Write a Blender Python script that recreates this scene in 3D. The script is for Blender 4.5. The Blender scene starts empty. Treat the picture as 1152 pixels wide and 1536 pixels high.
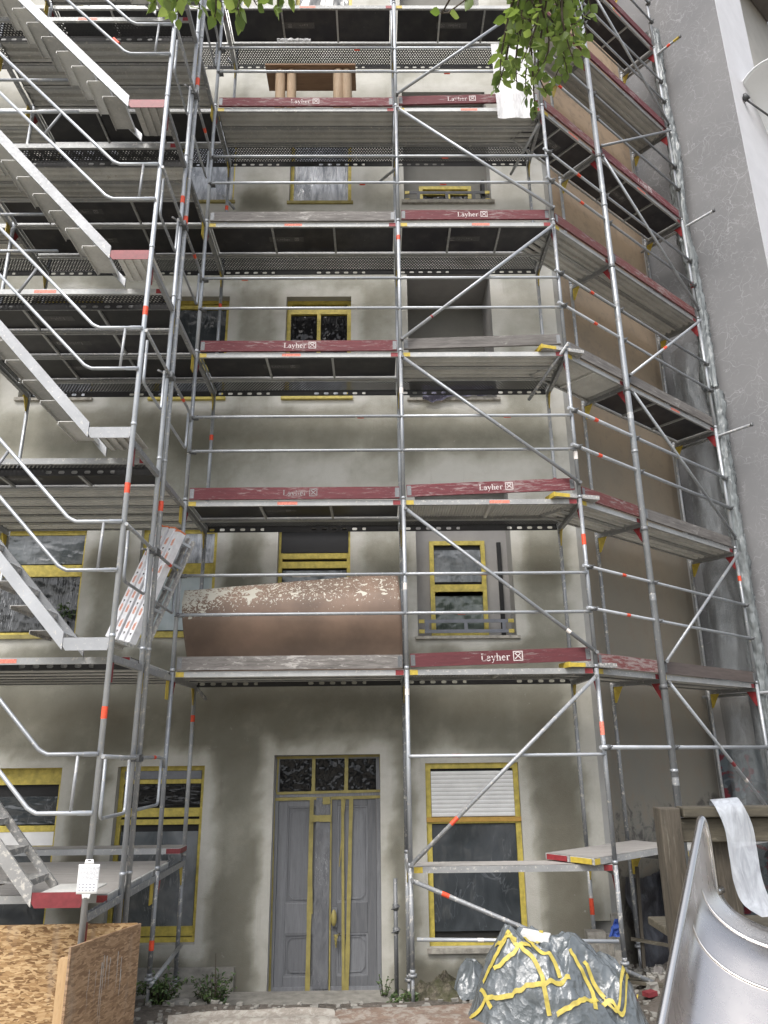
import bpy, bmesh, math, random
from mathutils import Vector, Matrix, noise
random.seed(7)
sc = bpy.context.scene
COL = sc.collection
R = math.radians

# ------------------------------------------------------------------ camera
CAM = Vector((-0.3336, -8.3728, 1.1438)); YAW, PIT, ROL, FPX = 0.0119, 0.3119, -0.0108, 1108.86
fw = Vector((math.sin(YAW)*math.cos(PIT), math.cos(YAW)*math.cos(PIT), math.sin(PIT)))
rt0 = Vector((math.cos(YAW), -math.sin(YAW), 0)); up0 = rt0.cross(fw)
rt = rt0*math.cos(ROL) + up0*math.sin(ROL); up = -rt0*math.sin(ROL) + up0*math.cos(ROL)
cd = bpy.data.cameras.new('camera'); cam = bpy.data.objects.new('camera', cd); COL.objects.link(cam)
m = Matrix((rt, up, -fw)).transposed().to_4x4(); m.translation = CAM; cam.matrix_world = m
cd.sensor_width = 36; cd.lens = 36*FPX/1536; cd.clip_start = 0.05; cd.clip_end = 500
sc.camera = cam

def ray(x, y): return fw + rt*((x-576)/FPX) - up*((y-768)/FPX)
def at(x, y, Y):
    d = ray(x, y); return CAM + d*((Y-CAM.y)/d.y)
def atz(x, y, z):
    d = ray(x, y); return CAM + d*((z-CAM.z)/d.z)
def atp(x, y, p, n):
    d = ray(x, y); return CAM + d*((p-CAM).dot(n)/d.dot(n))

# ------------------------------------------------------------------ mesh builder
class MB:
    def __init__(s): s.v = []; s.f = []; s.sm = []
    def quad(s, *p, smooth=False):
        i = len(s.v); s.v += [tuple(q) for q in p]; s.f.append(tuple(range(i, i+len(p)))); s.sm.append(smooth); return s
    def hexa(s, P):
        i = len(s.v); s.v += [tuple(q) for q in P]
        for f in ((0,3,2,1),(4,5,6,7),(0,1,5,4),(1,2,6,5),(2,3,7,6),(3,0,4,7)):
            s.f.append(tuple(i+k for k in f)); s.sm.append(False)
        return s
    def box(s, x0, y0, z0, x1, y1, z1):
        if x0 > x1: x0, x1 = x1, x0
        if y0 > y1: y0, y1 = y1, y0
        if z0 > z1: z0, z1 = z1, z0
        return s.hexa([(x0,y0,z0),(x1,y0,z0),(x1,y1,z0),(x0,y1,z0),(x0,y0,z1),(x1,y0,z1),(x1,y1,z1),(x0,y1,z1)])
    def beam(s, a, b, w, h, upv=(0,0,1)):
        a = Vector(a); b = Vector(b); d = (b-a).normalized(); u = Vector(upv)
        sd = d.cross(u); sd.normalize(); u = sd.cross(d)
        sd *= w/2; u *= h/2
        return s.hexa([a-sd-u, a+sd-u, b+sd-u, b-sd-u, a-sd+u, a+sd+u, b+sd+u, b-sd+u])
    def tube(s, pts, r, n=10, cap=True):
        pts = [Vector(p) for p in pts]; rr = r if isinstance(r, (list, tuple)) else [r]*len(pts)
        base = len(s.v); prev = None
        for k, p in enumerate(pts):
            if k == 0: d = pts[1]-p
            elif k == len(pts)-1: d = p-pts[k-1]
            else: d = (pts[k+1]-p).normalized() + (p-pts[k-1]).normalized()
            d.normalize()
            if prev is None: u = d.orthogonal().normalized()
            else:
                u = prev - d*prev.dot(d); u.normalize()
            prev = u; w = d.cross(u)
            for j in range(n):
                a = 2*math.pi*j/n; s.v.append(tuple(p + u*(rr[k]*math.cos(a)) + w*(rr[k]*math.sin(a))))
        for k in range(len(pts)-1):
            for j in range(n):
                a = base+k*n+j; b = base+k*n+(j+1) % n
                s.f.append((a, b, b+n, a+n)); s.sm.append(True)
        if cap:
            s.f.append(tuple(base+j for j in reversed(range(n)))); s.sm.append(False)
            e = base+(len(pts)-1)*n; s.f.append(tuple(e+j for j in range(n))); s.sm.append(False)
        return s
    def grid(s, fn, nu, nv, smooth=True, closed=False):
        i = len(s.v)
        for a in range(nu+1):
            for b in range(nv+1): s.v.append(tuple(fn(a/nu, b/nv)))
        for a in range(nu):
            for b in range(nv):
                k = i+a*(nv+1)+b; s.f.append((k, k+nv+1, k+nv+2, k+1)); s.sm.append(smooth)
        return s
    def ribbon(s, L, Rr, smooth=True):
        i = len(s.v); n = len(L)
        for a, b in zip(L, Rr): s.v.append(tuple(a)); s.v.append(tuple(b))
        for k in range(n-1): s.f.append((i+2*k, i+2*k+1, i+2*k+3, i+2*k+2)); s.sm.append(smooth)
        return s
    def mesh(s, name, mat):
        me = bpy.data.meshes.new(name); me.from_pydata(s.v, [], s.f); me.update()
        me.polygons.foreach_set('use_smooth', s.sm)
        bm = bmesh.new(); bm.from_mesh(me); bmesh.ops.recalc_face_normals(bm, faces=bm.faces); bm.to_mesh(me); bm.free()
        if mat: me.materials.append(mat)
        return me

def link(name, me, parent=None):
    o = bpy.data.objects.new(name, me); COL.objects.link(o)
    if parent: o.parent = parent
    return o
def tag(o, label=None, cat=None, group=None, kind=None):
    if label: o['label'] = label
    if cat: o['category'] = cat
    if group: o['group'] = group
    if kind: o['kind'] = kind
    return o
def thing(name, label, cat, loc=(0,0,0), rz=0, group=None):
    o = bpy.data.objects.new(name, None); COL.objects.link(o); o.empty_display_size = .1
    o.location = loc; o.rotation_euler = (0,0,rz); return tag(o, label, cat, group)
def solo(name, mb, mat, label, cat, group=None, loc=(0,0,0), rz=0):
    me = mb.mesh(name, mat) if isinstance(mb, MB) else mb
    o = link(name, me); o.location = loc; o.rotation_euler = (0,0,rz); return tag(o, label, cat, group)
def part(name, mb, mat, parent, label=None, kind=None):
    me = mb.mesh(name, mat) if isinstance(mb, MB) else mb
    return tag(link(name, me, parent), label, None, None, kind)
def solidify(o, t, off=0):
    md = o.modifiers.new('thick', 'SOLIDIFY'); md.thickness = t; md.offset = off; return o
def bevel(o, w=.006, seg=2):
    md = o.modifiers.new('bevel', 'BEVEL'); md.width = w; md.segments = seg; md.limit_method = 'ANGLE'; return o

# ------------------------------------------------------------------ materials
class NT:
    def __init__(s, name):
        s.m = bpy.data.materials.new(name); s.m.use_nodes = True; s.t = s.m.node_tree
        s.b = s.t.nodes['Principled BSDF']; s.out = s.t.nodes['Material Output']; s._c = None
    def n(s, ty, **kw):
        nd = s.t.nodes.new(ty)
        for k, v in kw.items(): setattr(nd, k, v)
        return nd
    def set(s, nd, i, v):
        if hasattr(v, 'is_linked'): s.t.links.new(v, nd.inputs[i])
        elif v is not None:
            nd.inputs[i].default_value = (*v, 1) if isinstance(v, tuple) and len(v) == 3 and nd.inputs[i].type == 'RGBA' else v
    def coord(s, scale=(1,1,1), out='Object', loc=(0,0,0)):
        c = s.n('ShaderNodeTexCoord'); mp = s.n('ShaderNodeMapping'); s.t.links.new(c.outputs[out], mp.inputs[0])
        mp.inputs['Scale'].default_value = scale; mp.inputs['Location'].default_value = loc; return mp.outputs[0]
    def noise(s, sc_=5, det=4, rough=.55, co=None, dist=0):
        nd = s.n('ShaderNodeTexNoise'); nd.inputs['Scale'].default_value = sc_; nd.inputs['Detail'].default_value = det
        nd.inputs['Roughness'].default_value = rough; nd.inputs['Distortion'].default_value = dist
        s.t.links.new(co if co else s.coord(), nd.inputs['Vector']); return nd.outputs['Fac']
    def ramp(s, f, *st):
        nd = s.n('ShaderNodeValToRGB'); e = nd.color_ramp.elements
        while len(e) < len(st): e.new(.5)
        for k, (p, c) in enumerate(st):
            e[k].position = p; e[k].color = (c, c, c, 1) if isinstance(c, (int, float)) else (*c, 1)
        s.t.links.new(f, nd.inputs[0]); return nd.outputs[0]
    def mix(s, f, a, b, bt='MIX'):
        nd = s.n('ShaderNodeMix', data_type='RGBA', blend_type=bt); s.set(nd, 0, f); s.set(nd, 6, a); s.set(nd, 7, b); return nd.outputs[2]
    def math(s, op, a, b=0., c=0.):
        nd = s.n('ShaderNodeMath', operation=op); s.set(nd, 0, a); s.set(nd, 1, b); s.set(nd, 2, c); return nd.outputs[0]
    def rnd(s): return s.n('ShaderNodeObjectInfo').outputs['Random']
    def bump(s, h, st=.3, d=.01):
        nd = s.n('ShaderNodeBump'); nd.inputs['Strength'].default_value = st; nd.inputs['Distance'].default_value = d
        s.t.links.new(h, nd.inputs['Height']); s.t.links.new(nd.outputs[0], s.b.inputs['Normal']); return s
    def p(s, **kw):
        for k, v in kw.items():
            s.set(s.b, {'col':'Base Color','ro':'Roughness','me':'Metallic','al':'Alpha','sp':'Specular IOR Level','tr':'Transmission Weight','an':'Anisotropic'}[k], v)
        return s
    def alpha_out(s, fac):      # fac=1 : hole
        tr = s.n('ShaderNodeBsdfTransparent'); mx = s.n('ShaderNodeMixShader')
        s.set(mx, 0, fac); s.t.links.new(s.b.outputs[0], mx.inputs[1]); s.t.links.new(tr.outputs[0], mx.inputs[2])
        s.t.links.new(mx.outputs[0], s.out.inputs[0]); return s

M = {}
def galv(name, base, me=.75, ro=.42, splat=0.0):
    a = NT(name); w = a.coord((1,1,1)); r = a.rnd()
    big = a.noise(2.2, 3, .6, w); fine = a.noise(38, 3, .6, w)
    v = a.ramp(big, (.3, .78), (.7, 1.12)); c = a.mix(1., base, v, 'MULTIPLY')
    c = a.mix(a.math('MULTIPLY', fine, .35), c, (.30,.315,.33))
    c = a.mix(1., c, a.ramp(r, (0, .66), (1, 1.12)), 'MULTIPLY')
    mt = me; 
    if splat:
        s1 = a.ramp(a.noise(26, 5, .7, w), (.62-splat, 0.), (.68-splat*.8, 1.))
        c = a.mix(s1, c, (.52,.50,.46)); mt = a.math('MULTIPLY', a.math('SUBTRACT', 1., s1), me)
    a.p(col=c, me=mt, ro=a.ramp(fine, (.3, ro-.08), (.7, ro+.14))); a.bump(fine, .12, .003); M[name] = a.m
galv('galv', (.46,.485,.515), .45, .42, .03); galv('galv_old', (.38,.395,.41), .40, .5, .07); galv('galv_dark', (.17,.175,.18), .45, .55, .02)
galv('galv_pole', (.50,.53,.56), .45, .38, .02); galv('alu', (.36,.37,.385), .35, .45, .01); galv('alu_dust', (.36,.355,.345), .25, .5, .1); galv('deck_steel', (.66,.655,.62), .08, .55, .05)
galv('deck_frame', (.42,.425,.42), .2, .5, .05); galv('transom', (.30,.305,.31), .3, .5, .03)
galv('iron_dark', (.06,.06,.062), .5, .5)

def simple(name, col, ro=.6, me=0., var=.25, sc_=8, bump=.1):
    a = NT(name); n_ = a.noise(sc_, 5, .6)
    c = a.mix(1., col, a.ramp(n_, (.25, 1-var), (.75, 1+var)), 'MULTIPLY'); a.p(col=c, ro=ro, me=me)
    if bump: a.bump(n_, bump, .005)
    M[name] = a.m; return a
simple('red_paint', (.23,.022,.026), .5, 0, .3, 30); simple('red_dull', (.19,.03,.036), .5, 0, .3, 14); simple('yellow_paint', (.48,.36,.05), .5, 0, .25, 20)
simple('tape_orange', (.75,.085,.035), .5, 0, .2, 30, 0); simple('tape_faded', (.72,.22,.16), .55, 0, .5, 60, 0); simple('tape_white', (.75,.70,.66), .6)
simple('mask_tape', (.29,.245,.08), .55, 0, .3, 9); simple('mask_tape2', (.50,.405,.085), .5, 0, .35, 14); simple('mask_orange', (.42,.25,.05), .55, 0, .25, 12)
simple('dark_void', (.012,.012,.013), .7, 0, .2, 5, 0); simple('black_slot', (.03,.03,.03), .6)
simple('concrete', (.24,.23,.205), .9, 0, .35, 9, .5); simple('stone_sill', (.33,.31,.27), .9, 0, .45, 16, .7); simple('white_paint', (.72,.73,.76), .6, 0, .05, 3)
simple('white_plastic', (.70,.70,.69), .45, 0, .1, 5); simple('grey_blue_paint', (.17,.18,.205), .5, 0, .2, 10); simple('paper', (.78,.78,.78), .6, 0, .06, 6, 0)
simple('print_grey', (.36,.37,.41), .7, 0, .3, 90, 0); simple('letter_white', (.66,.60,.58), .6, 0, .35, 45, 0); simple('letter_pale', (.20,.195,.195), .6, 0, .5, 30, 0)
simple('ladder_white', (.74,.74,.76), .45, .1, .15, 12); simple('label_dark', (.075,.073,.073), .6, 0, .3, 20, 0); simple('letter_orange', (.62,.21,.10), .6, 0, .45, 60, 0); simple('black_mark', (.02,.02,.02), .6)
simple('dish_white', (.82,.84,.85), .4, 0, .03, 3, 0); simple('pale_render', (.60,.60,.62), .9, 0, .07, 2.5, .1); simple('beige_render', (.46,.44,.40), .9, 0, .08, 3, .1)
simple('soffit_grey', (.16,.15,.14), .9, 0, .2, 3); simple('bark', (.07,.055,.04), .9, 0, .4, 20, .6); simple('black_rubber', (.02,.02,.021), .5)
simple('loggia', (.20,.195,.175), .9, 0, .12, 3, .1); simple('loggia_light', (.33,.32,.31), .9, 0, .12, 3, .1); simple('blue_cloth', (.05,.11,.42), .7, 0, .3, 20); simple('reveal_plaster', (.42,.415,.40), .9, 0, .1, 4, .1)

def wood(name, c1, c2, sc_=(1,14,14), worn=None, thr=.5, ro=.75):
    a = NT(name); w = a.coord(sc_); n1 = a.noise(3, 6, .65, w, .6); n2 = a.noise(11, 5, .7, w)
    c = a.mix(a.ramp(n1, (.3, 0.), (.7, 1.)), c1, c2); c = a.mix(a.math('MULTIPLY', a.ramp(n2, (.55, 0.), (.8, 1.)), .7), c, tuple(k*.35 for k in c1))
    if worn:
        rr = a.math('MULTIPLY', a.math('SUBTRACT', a.rnd(), .5), .10)
        wv = a.coord((sc_[0]*1.6, sc_[1]*.8, sc_[2]*.8)); f = a.math('ADD', a.noise(4, 7, .75, wv, .4), rr)
        f2 = a.noise(1.2, 3, .6, a.coord()); f = a.math('ADD', f, a.math('MULTIPLY', a.math('SUBTRACT', f2, .5), .35))
        c = a.mix(a.ramp(f, (thr, 0.), (thr+.10, .85)), c, worn)
    c = a.mix(1., c, a.ramp(a.rnd(), (0, .8), (1, 1.15)), 'MULTIPLY')
    a.p(col=c, ro=ro); a.bump(n2, .3, .004); M[name] = a.m
wood('toe_red', (.092,.018,.024), (.142,.030,.036), worn=(.25,.19,.185), thr=.555)
wood('toe_redbrown', (.12,.032,.032), (.175,.055,.05), worn=(.25,.21,.20), thr=.50)
wood('toe_grey', (.085,.078,.072), (.215,.20,.188), (1,9,9), worn=(.37,.355,.335), thr=.58)
wood('toe_dark', (.075,.06,.055), (.13,.105,.095))
wood('door_grey', (.135,.14,.15), (.19,.196,.208), (9,9,.7), worn=(.25,.255,.26), thr=.62, ro=.5)
wood('old_timber', (.045,.038,.028), (.105,.088,.066), (10,10,1.2), worn=(.16,.145,.115), thr=.56)
wood('old_timber_h', (.05,.043,.03), (.115,.10,.07), (1.2,10,10), worn=(.18,.165,.125), thr=.54)
wood('plank_dust', (.30,.285,.265), (.42,.40,.38), (1,10,10), worn=(.52,.50,.48), thr=.58)
wood('bench_wood', (.18,.105,.06), (.24,.145,.085), (1,9,9)); wood('log_wood', (.30,.20,.12), (.40,.30,.20), (6,6,1)); wood('pine', (.46,.30,.15), (.55,.38,.21), (9,9,1))
wood('ground_pale', (.20,.178,.15), (.30,.27,.235), (2,2.5,2.5), worn=(.38,.36,.32), thr=.50); wood('ground_ply', (.15,.105,.08), (.23,.165,.125), (1.6,3,3), worn=(.30,.275,.24), thr=.50)

def mk_osb(name, c0, c1, c2, axis):
    a = NT(name); co = a.coord(); acc = None; big = None
    wp = a.n('ShaderNodeTexNoise'); wp.inputs['Scale'].default_value = 9; a.t.links.new(co, wp.inputs['Vector']); co = a.mix(.035, co, wp.outputs['Color'], 'ADD')
    for k, (th, sx) in enumerate(((.35, 15), (1.35, 19), (2.5, 16), (-.4, 24))):
        mp = a.n('ShaderNodeMapping'); mp.inputs['Rotation'].default_value = (0, th, 0) if axis == 'Y' else (th, 0, 0); mp.inputs['Scale'].default_value = (sx, 2, sx*3.2) if axis == 'Y' else (2, sx, sx*3.2)
        a.t.links.new(co, mp.inputs[0]); v = a.n('ShaderNodeTexVoronoi'); v.inputs['Scale'].default_value = 1.; a.t.links.new(mp.outputs[0], v.inputs['Vector'])
        sep = a.n('ShaderNodeSeparateColor'); a.t.links.new(v.outputs['Color'], sep.inputs[0])
        if acc is None: acc = sep.outputs[0]
        else:
            top = a.math('GREATER_THAN', sep.outputs[1], .55); nd = a.n('ShaderNodeMix'); a.set(nd, 0, top); a.set(nd, 2, acc); a.set(nd, 3, sep.outputs[0]); acc = nd.outputs[0]
    c = a.ramp(acc, (.1, c0), (.5, c1), (.9, c2)); gr = a.noise(60, 3, .6, co); c = a.mix(a.math('MULTIPLY', gr, .3), c, c0)
    c = a.mix(a.ramp(a.noise(3, 4, .6, a.coord((1.5,1.5,.35))), (.56, 0.), (.72, .55)), c, (.36,.29,.22))
    a.p(col=c, ro=.75); a.bump(acc, .35, .004); M[name] = a.m
mk_osb('osb', (.17,.09,.035), (.40,.25,.115), (.62,.44,.24), 'Y'); mk_osb('osb_brown', (.17,.10,.055), (.27,.17,.095), (.36,.24,.145), 'X')

# dark coated plywood underside
a = NT('ply_dark'); n1 = a.noise(3, 5, .65); c = a.mix(a.ramp(n1, (.45, 0.), (.75, .7)), (.016,.015,.019), (.055,.052,.05))
c = a.mix(a.ramp(a.noise(22, 5, .7), (.66, 0.), (.72, .6)), c, (.2,.19,.175)); c = a.mix(1., c, a.ramp(a.rnd(), (0,.7), (1,1.5)), 'MULTIPLY'); a.p(col=c, ro=.42); M['ply'] = a.m
# perforated sheet and slotted flange
def perf(name, px, py, r, uax, vax, oval=1., skip=None, base=(.075,.075,.075)):
    a = NT(name); co = a.coord(); s = a.n('ShaderNodeSeparateXYZ'); a.t.links.new(co, s.inputs[0])
    u = s.outputs[uax]; v = s.outputs[vax]
    row = a.math('FLOOR', a.math('DIVIDE', v, py)); sh = a.math('MULTIPLY', a.math('MODULO', row, 2.), .5)
    fu = a.math('SUBTRACT', a.math('FRACT', a.math('ADD', a.math('DIVIDE', u, px), sh if skip is None else 0.)), .5); fv = a.math('SUBTRACT', a.math('FRACT', a.math('DIVIDE', v, py)), .5)
    du = a.math('MULTIPLY', fu, px); dv = a.math('MULTIPLY', fv, py)
    du = a.math('MAXIMUM', a.math('SUBTRACT', a.math('ABSOLUTE', du), (oval-1)*r), 0.)
    d = a.math('SQRT', a.math('ADD', a.math('MULTIPLY', du, du), a.math('MULTIPLY', dv, dv))); h = a.math('LESS_THAN', d, r)
    if skip is not None:
        g = a.math('FRACT', a.math('DIVIDE', u, skip)); h = a.math('MULTIPLY', h, a.math('LESS_THAN', g, .56))
    a.p(col=a.mix(a.noise(14, 4), base, tuple(k*2 for k in base)), ro=.55, me=.3); a.alpha_out(h); M[name] = a.m
perf('perf_sheet', .042, .032, .0125, 0, 1, 1., None, (.032,.032,.034)); perf('slot_flange', .135, .10, .0175, 0, 2, 1.9, 1.35, (.022,.022,.023))

# plaster: tone attribute, dark to pale: drying halos and patches, dark height bands, paler upwards
a = NT('plaster'); at_ = a.n('ShaderNodeAttribute', attribute_name='wall_tone'); d = at_.outputs['Fac']
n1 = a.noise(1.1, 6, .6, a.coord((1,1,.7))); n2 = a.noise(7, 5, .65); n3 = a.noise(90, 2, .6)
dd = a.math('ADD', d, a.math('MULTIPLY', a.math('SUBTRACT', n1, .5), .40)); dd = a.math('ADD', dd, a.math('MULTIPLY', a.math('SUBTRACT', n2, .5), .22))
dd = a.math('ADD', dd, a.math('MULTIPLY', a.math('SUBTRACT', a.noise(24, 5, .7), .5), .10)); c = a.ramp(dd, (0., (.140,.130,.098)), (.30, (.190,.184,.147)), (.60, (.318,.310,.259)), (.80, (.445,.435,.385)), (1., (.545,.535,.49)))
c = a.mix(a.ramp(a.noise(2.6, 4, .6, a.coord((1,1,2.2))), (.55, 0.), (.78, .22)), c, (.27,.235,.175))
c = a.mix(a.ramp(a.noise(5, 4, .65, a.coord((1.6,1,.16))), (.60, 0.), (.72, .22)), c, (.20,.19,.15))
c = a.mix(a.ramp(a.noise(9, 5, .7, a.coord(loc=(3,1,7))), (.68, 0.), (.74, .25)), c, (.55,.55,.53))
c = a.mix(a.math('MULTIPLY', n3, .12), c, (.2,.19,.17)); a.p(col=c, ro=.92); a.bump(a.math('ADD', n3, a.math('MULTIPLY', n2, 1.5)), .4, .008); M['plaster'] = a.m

a = NT('brown_render'); w = a.coord(); n1 = a.noise(.9, 5, .6, w); n2 = a.noise(5, 6, .7, w, .5); n3 = a.noise(80, 2)
sp = a.n('ShaderNodeSeparateXYZ'); a.t.links.new(w, sp.inputs[0])
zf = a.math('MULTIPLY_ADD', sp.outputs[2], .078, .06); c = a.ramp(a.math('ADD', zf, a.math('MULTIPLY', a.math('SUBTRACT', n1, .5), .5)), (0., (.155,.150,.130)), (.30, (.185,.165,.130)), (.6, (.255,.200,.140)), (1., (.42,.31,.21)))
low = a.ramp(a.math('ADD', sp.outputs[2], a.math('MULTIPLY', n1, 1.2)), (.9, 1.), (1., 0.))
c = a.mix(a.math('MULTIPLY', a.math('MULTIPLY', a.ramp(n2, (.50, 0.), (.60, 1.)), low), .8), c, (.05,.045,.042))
c = a.mix(a.ramp(n2, (.35, .5), (.5, 0.)), c, (.18,.145,.11)); a.p(col=c, ro=.92); a.bump(n3, .2, .006); M['brown_render'] = a.m
simple('corner_render', (.36,.355,.335), .9, 0, .15, 3, .15)

# grey gable with ivy traces
a = NT('gable'); w = a.coord(); n1 = a.noise(.5, 5, .6, w)
wp = a.n('ShaderNodeTexNoise'); wp.inputs['Scale'].default_value = 2.2; wp.inputs['Detail'].default_value = 3; a.t.links.new(w, wp.inputs['Vector'])
wv = a.mix(.55, w, wp.outputs['Color'], 'ADD'); veins = None
for s_, th, k in ((1.6, .010, .9), (3.7, .018, .9), (8.5, .035, .7)):
    v = a.n('ShaderNodeTexVoronoi', feature='DISTANCE_TO_EDGE'); v.inputs['Scale'].default_value = s_; a.t.links.new(wv, v.inputs['Vector'])
    f = a.ramp(v.outputs['Distance'], (0., k), (th, 0.)); gate = a.ramp(a.noise(.42*s_, 4, .7, a.coord((1,1,1), loc=(s_*3,1,2))), (.46, 0.), (.58, 1.))
    f = a.math('MULTIPLY', f, gate); veins = f if veins is None else a.math('MAXIMUM', veins, f)
c = a.ramp(n1, (.3, (.168,.170,.177)), (.7, (.222,.222,.227)))
sp = a.n('ShaderNodeSeparateXYZ'); a.t.links.new(w, sp.inputs[0])
c = a.mix(a.ramp(a.math('ADD', sp.outputs[2], a.math('MULTIPLY', n1, 5.)), (.9, 0.), (1., 0.)), c, (.3,.3,.3))
c = a.mix(a.math('MULTIPLY', veins, .60), c, (.46,.465,.48)); n3 = a.noise(70, 2); c = a.mix(a.math('MULTIPLY', n3, .2), c, (.2,.2,.2)); a.p(col=c, ro=.92); a.bump(n3, .2, .006); M['gable'] = a.m

# window films : wrinkled clear sheeting on dark panes, highlights painted in as pale lines
def film(name, dark, pale, amt, sc_=(3,3,3), ro=.14, strength=.5, lines=.8):
    a = NT(name); off = sum(map(ord, name)) % 7; w = a.coord(sc_, loc=(off, 0, 0)); n1 = a.noise(1.1, 4, .55, w, .8); n2 = a.noise(2.6, 3, .5, a.coord((sc_[0]*1.3, sc_[1], sc_[2]*.6), loc=(off, 3, 1)), 1.6); n3 = a.noise(5., 3, .5, a.coord((sc_[0]*1.2, sc_[1], sc_[2]*.45), loc=(1, off, 2)), .5)
    r1 = a.ramp(a.math('ABSOLUTE', a.math('SUBTRACT', n2, .5)), (0., 1.), (.022, 0.)); r2 = a.ramp(a.math('ABSOLUTE', a.math('SUBTRACT', n3, .52)), (0., .6), (.03, 0.))
    g1 = a.ramp(a.noise(1.5, 3, .6, a.coord((1,1,1), loc=(off, 9, 2))), (.48, 0.), (.66, 1.)); g2 = a.ramp(a.noise(2.6, 3, .6, a.coord((1,1,1), loc=(2, off, 5))), (.52, 0.), (.68, 1.))
    ln = a.math('MAXIMUM', a.math('MULTIPLY', r1, g1), a.math('MULTIPLY', r2, g2)); cl = a.ramp(n1, (.40, 0.), (.75, 1.)); mk = a.math('MAXIMUM', a.math('MULTIPLY', ln, lines), a.math('MULTIPLY', cl, amt))
    h = a.math('ADD', n1, a.math('ADD', a.math('MULTIPLY', n2, .6), a.math('MULTIPLY', ln, .08)))
    a.p(col=a.mix(mk, dark, pale), ro=ro, sp=.55); a.bump(h, strength, .05); M[name] = a.m
film('film_dark', (.034,.040,.044), (.30,.32,.35), .22, (1.3,1.3,1.0), .12, .25, .35); film('film_black', (.009,.009,.010), (.34,.35,.36), .015, (2.2,2.2,2.2), .10, .10, .30); M['film_black'].node_tree.nodes['Principled BSDF'].inputs['Specular IOR Level'].default_value = .25
film('film_grey', (.08,.092,.098), (.55,.57,.60), .34, (1.8,1.8,1.1), .13, .3, .45); film('film_folds', (.022,.024,.027), (.62,.64,.68), .10, (3.2,3.2,1.0), .11, .45, .75); film('film_pale', (.24,.26,.29), (.80,.83,.90), .9, (6,6,1.4), .14, .7, .8); film('film_blue', (.42,.49,.52), (.66,.74,.78), .6, (2,2,1), .25, .3, .4)
film('film_green', (.055,.07,.06), (.32,.37,.33), .34, (1.6,1.6,1.2), .13, .3, .45); film('film_door', (.125,.13,.14), (.48,.49,.51), .20, (7,7,2.5), .2, .4, .7)
simple('warm_inside', (.085,.035,.018), .4, 0, .8, 3)

# see-through sheeting
def sheet(name, col, opac, ro=.3, wr=1.):
    a = NT(name); n1 = a.noise(7, 6, .65, a.coord((2.4,2.4,.6)), 1.2); a.p(col=a.mix(a.ramp(n1, (.3,0.), (.75,1.)), tuple(k*.7 for k in col), col), ro=ro, sp=.7); a.bump(n1, wr, .02)
    a.alpha_out(a.ramp(n1, (.3, 1-opac+.06), (.7, max(0., 1-opac-.12)))); M[name] = a.m
sheet('wrap', (.25,.275,.28), .74, .2, .7); sheet('wrap_dark', (.26,.28,.29), .42, .2, .5); sheet('white_sheet', (.80,.80,.81), .72, .5, .2); sheet('ribbon_sheet', (.66,.70,.76), .56, .4, .3); sheet('clear_bag', (.7,.7,.7), .5, .25)
a = NT('tarp'); n1 = a.noise(5, 6, .6, None, 1.); n2 = a.noise(18, 5, .65, None, .8); v_ = a.n('ShaderNodeTexVoronoi', feature='DISTANCE_TO_EDGE'); v_.inputs['Scale'].default_value = 6; a.t.links.new(a.mix(.25, a.coord(), a.n('ShaderNodeTexNoise').outputs['Color'], 'ADD'), v_.inputs['Vector']); a.p(col=a.mix(a.ramp(n1, (.3,0.), (.7,1.)), (.095,.110,.118), (.145,.162,.172)), ro=.22, sp=.8); a.b.inputs['Coat Weight'].default_value = .35; a.b.inputs['Coat Roughness'].default_value = .12; wq = a.n('ShaderNodeTexNoise'); wq.inputs['Scale'].default_value = 5; a.t.links.new(a.coord(), wq.inputs['Vector']); vq = a.n('ShaderNodeTexVoronoi'); vq.inputs['Scale'].default_value = 13; a.t.links.new(a.mix(.16, a.coord((1.,1.,.7)), wq.outputs['Color'], 'ADD'), vq.inputs['Vector']); a.bump(a.math('ADD', a.math('MULTIPLY', vq.outputs['Distance'], .9), a.math('ADD', n1, a.math('MULTIPLY', n2, .15))), .55, .04); M['tarp'] = a.m
a = NT('membrane'); n1 = a.noise(3, 6, .65, a.coord((1.5,1.5,.6)), .8); a.p(col=a.mix(a.ramp(n1, (.45,0.), (.8,1.)), (.022,.023,.028), (.10,.10,.115)), ro=.4); a.bump(n1, .7, .05); M['membrane'] = a.m
a = NT('spotted_cloth'); v = a.n('ShaderNodeTexVoronoi'); v.inputs['Scale'].default_value = 40; a.t.links.new(a.coord(), v.inputs['Vector']); a.p(col=a.mix(a.ramp(v.outputs['Distance'], (.18,1.), (.24,0.)), (.10,.095,.14), (.4,.4,.45)), ro=.6); M['cloth'] = a.m
# curved fibreboard sheet with paint flecks
a = NT('fibreboard'); w = a.coord(); n1 = a.noise(1.6, 5, .6, w); n2 = a.noise(34, 3, .55, w, .9); n3 = a.noise(8, 2.5, .5, w, .9)
at_ = a.n('ShaderNodeAttribute', attribute_name='flecks'); fk = at_.outputs['Fac']
c = a.mix(a.ramp(n1, (.35,0.), (.7,1.)), (.145,.10,.074), (.245,.165,.12)); f = a.ramp(a.math('ADD', n2, a.math('MULTIPLY', fk, .30)), (.725, 0.), (.745, 1.)); f2 = a.ramp(a.math('ADD', n3, a.math('MULTIPLY', fk, .20)), (.725, 0.), (.745, 1.))
c = a.mix(a.math('MAXIMUM', f, f2), c, (.50,.48,.41)); a.p(col=c, ro=.6); a.bump(n3, .15, .004); M['fibreboard'] = a.m
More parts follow.
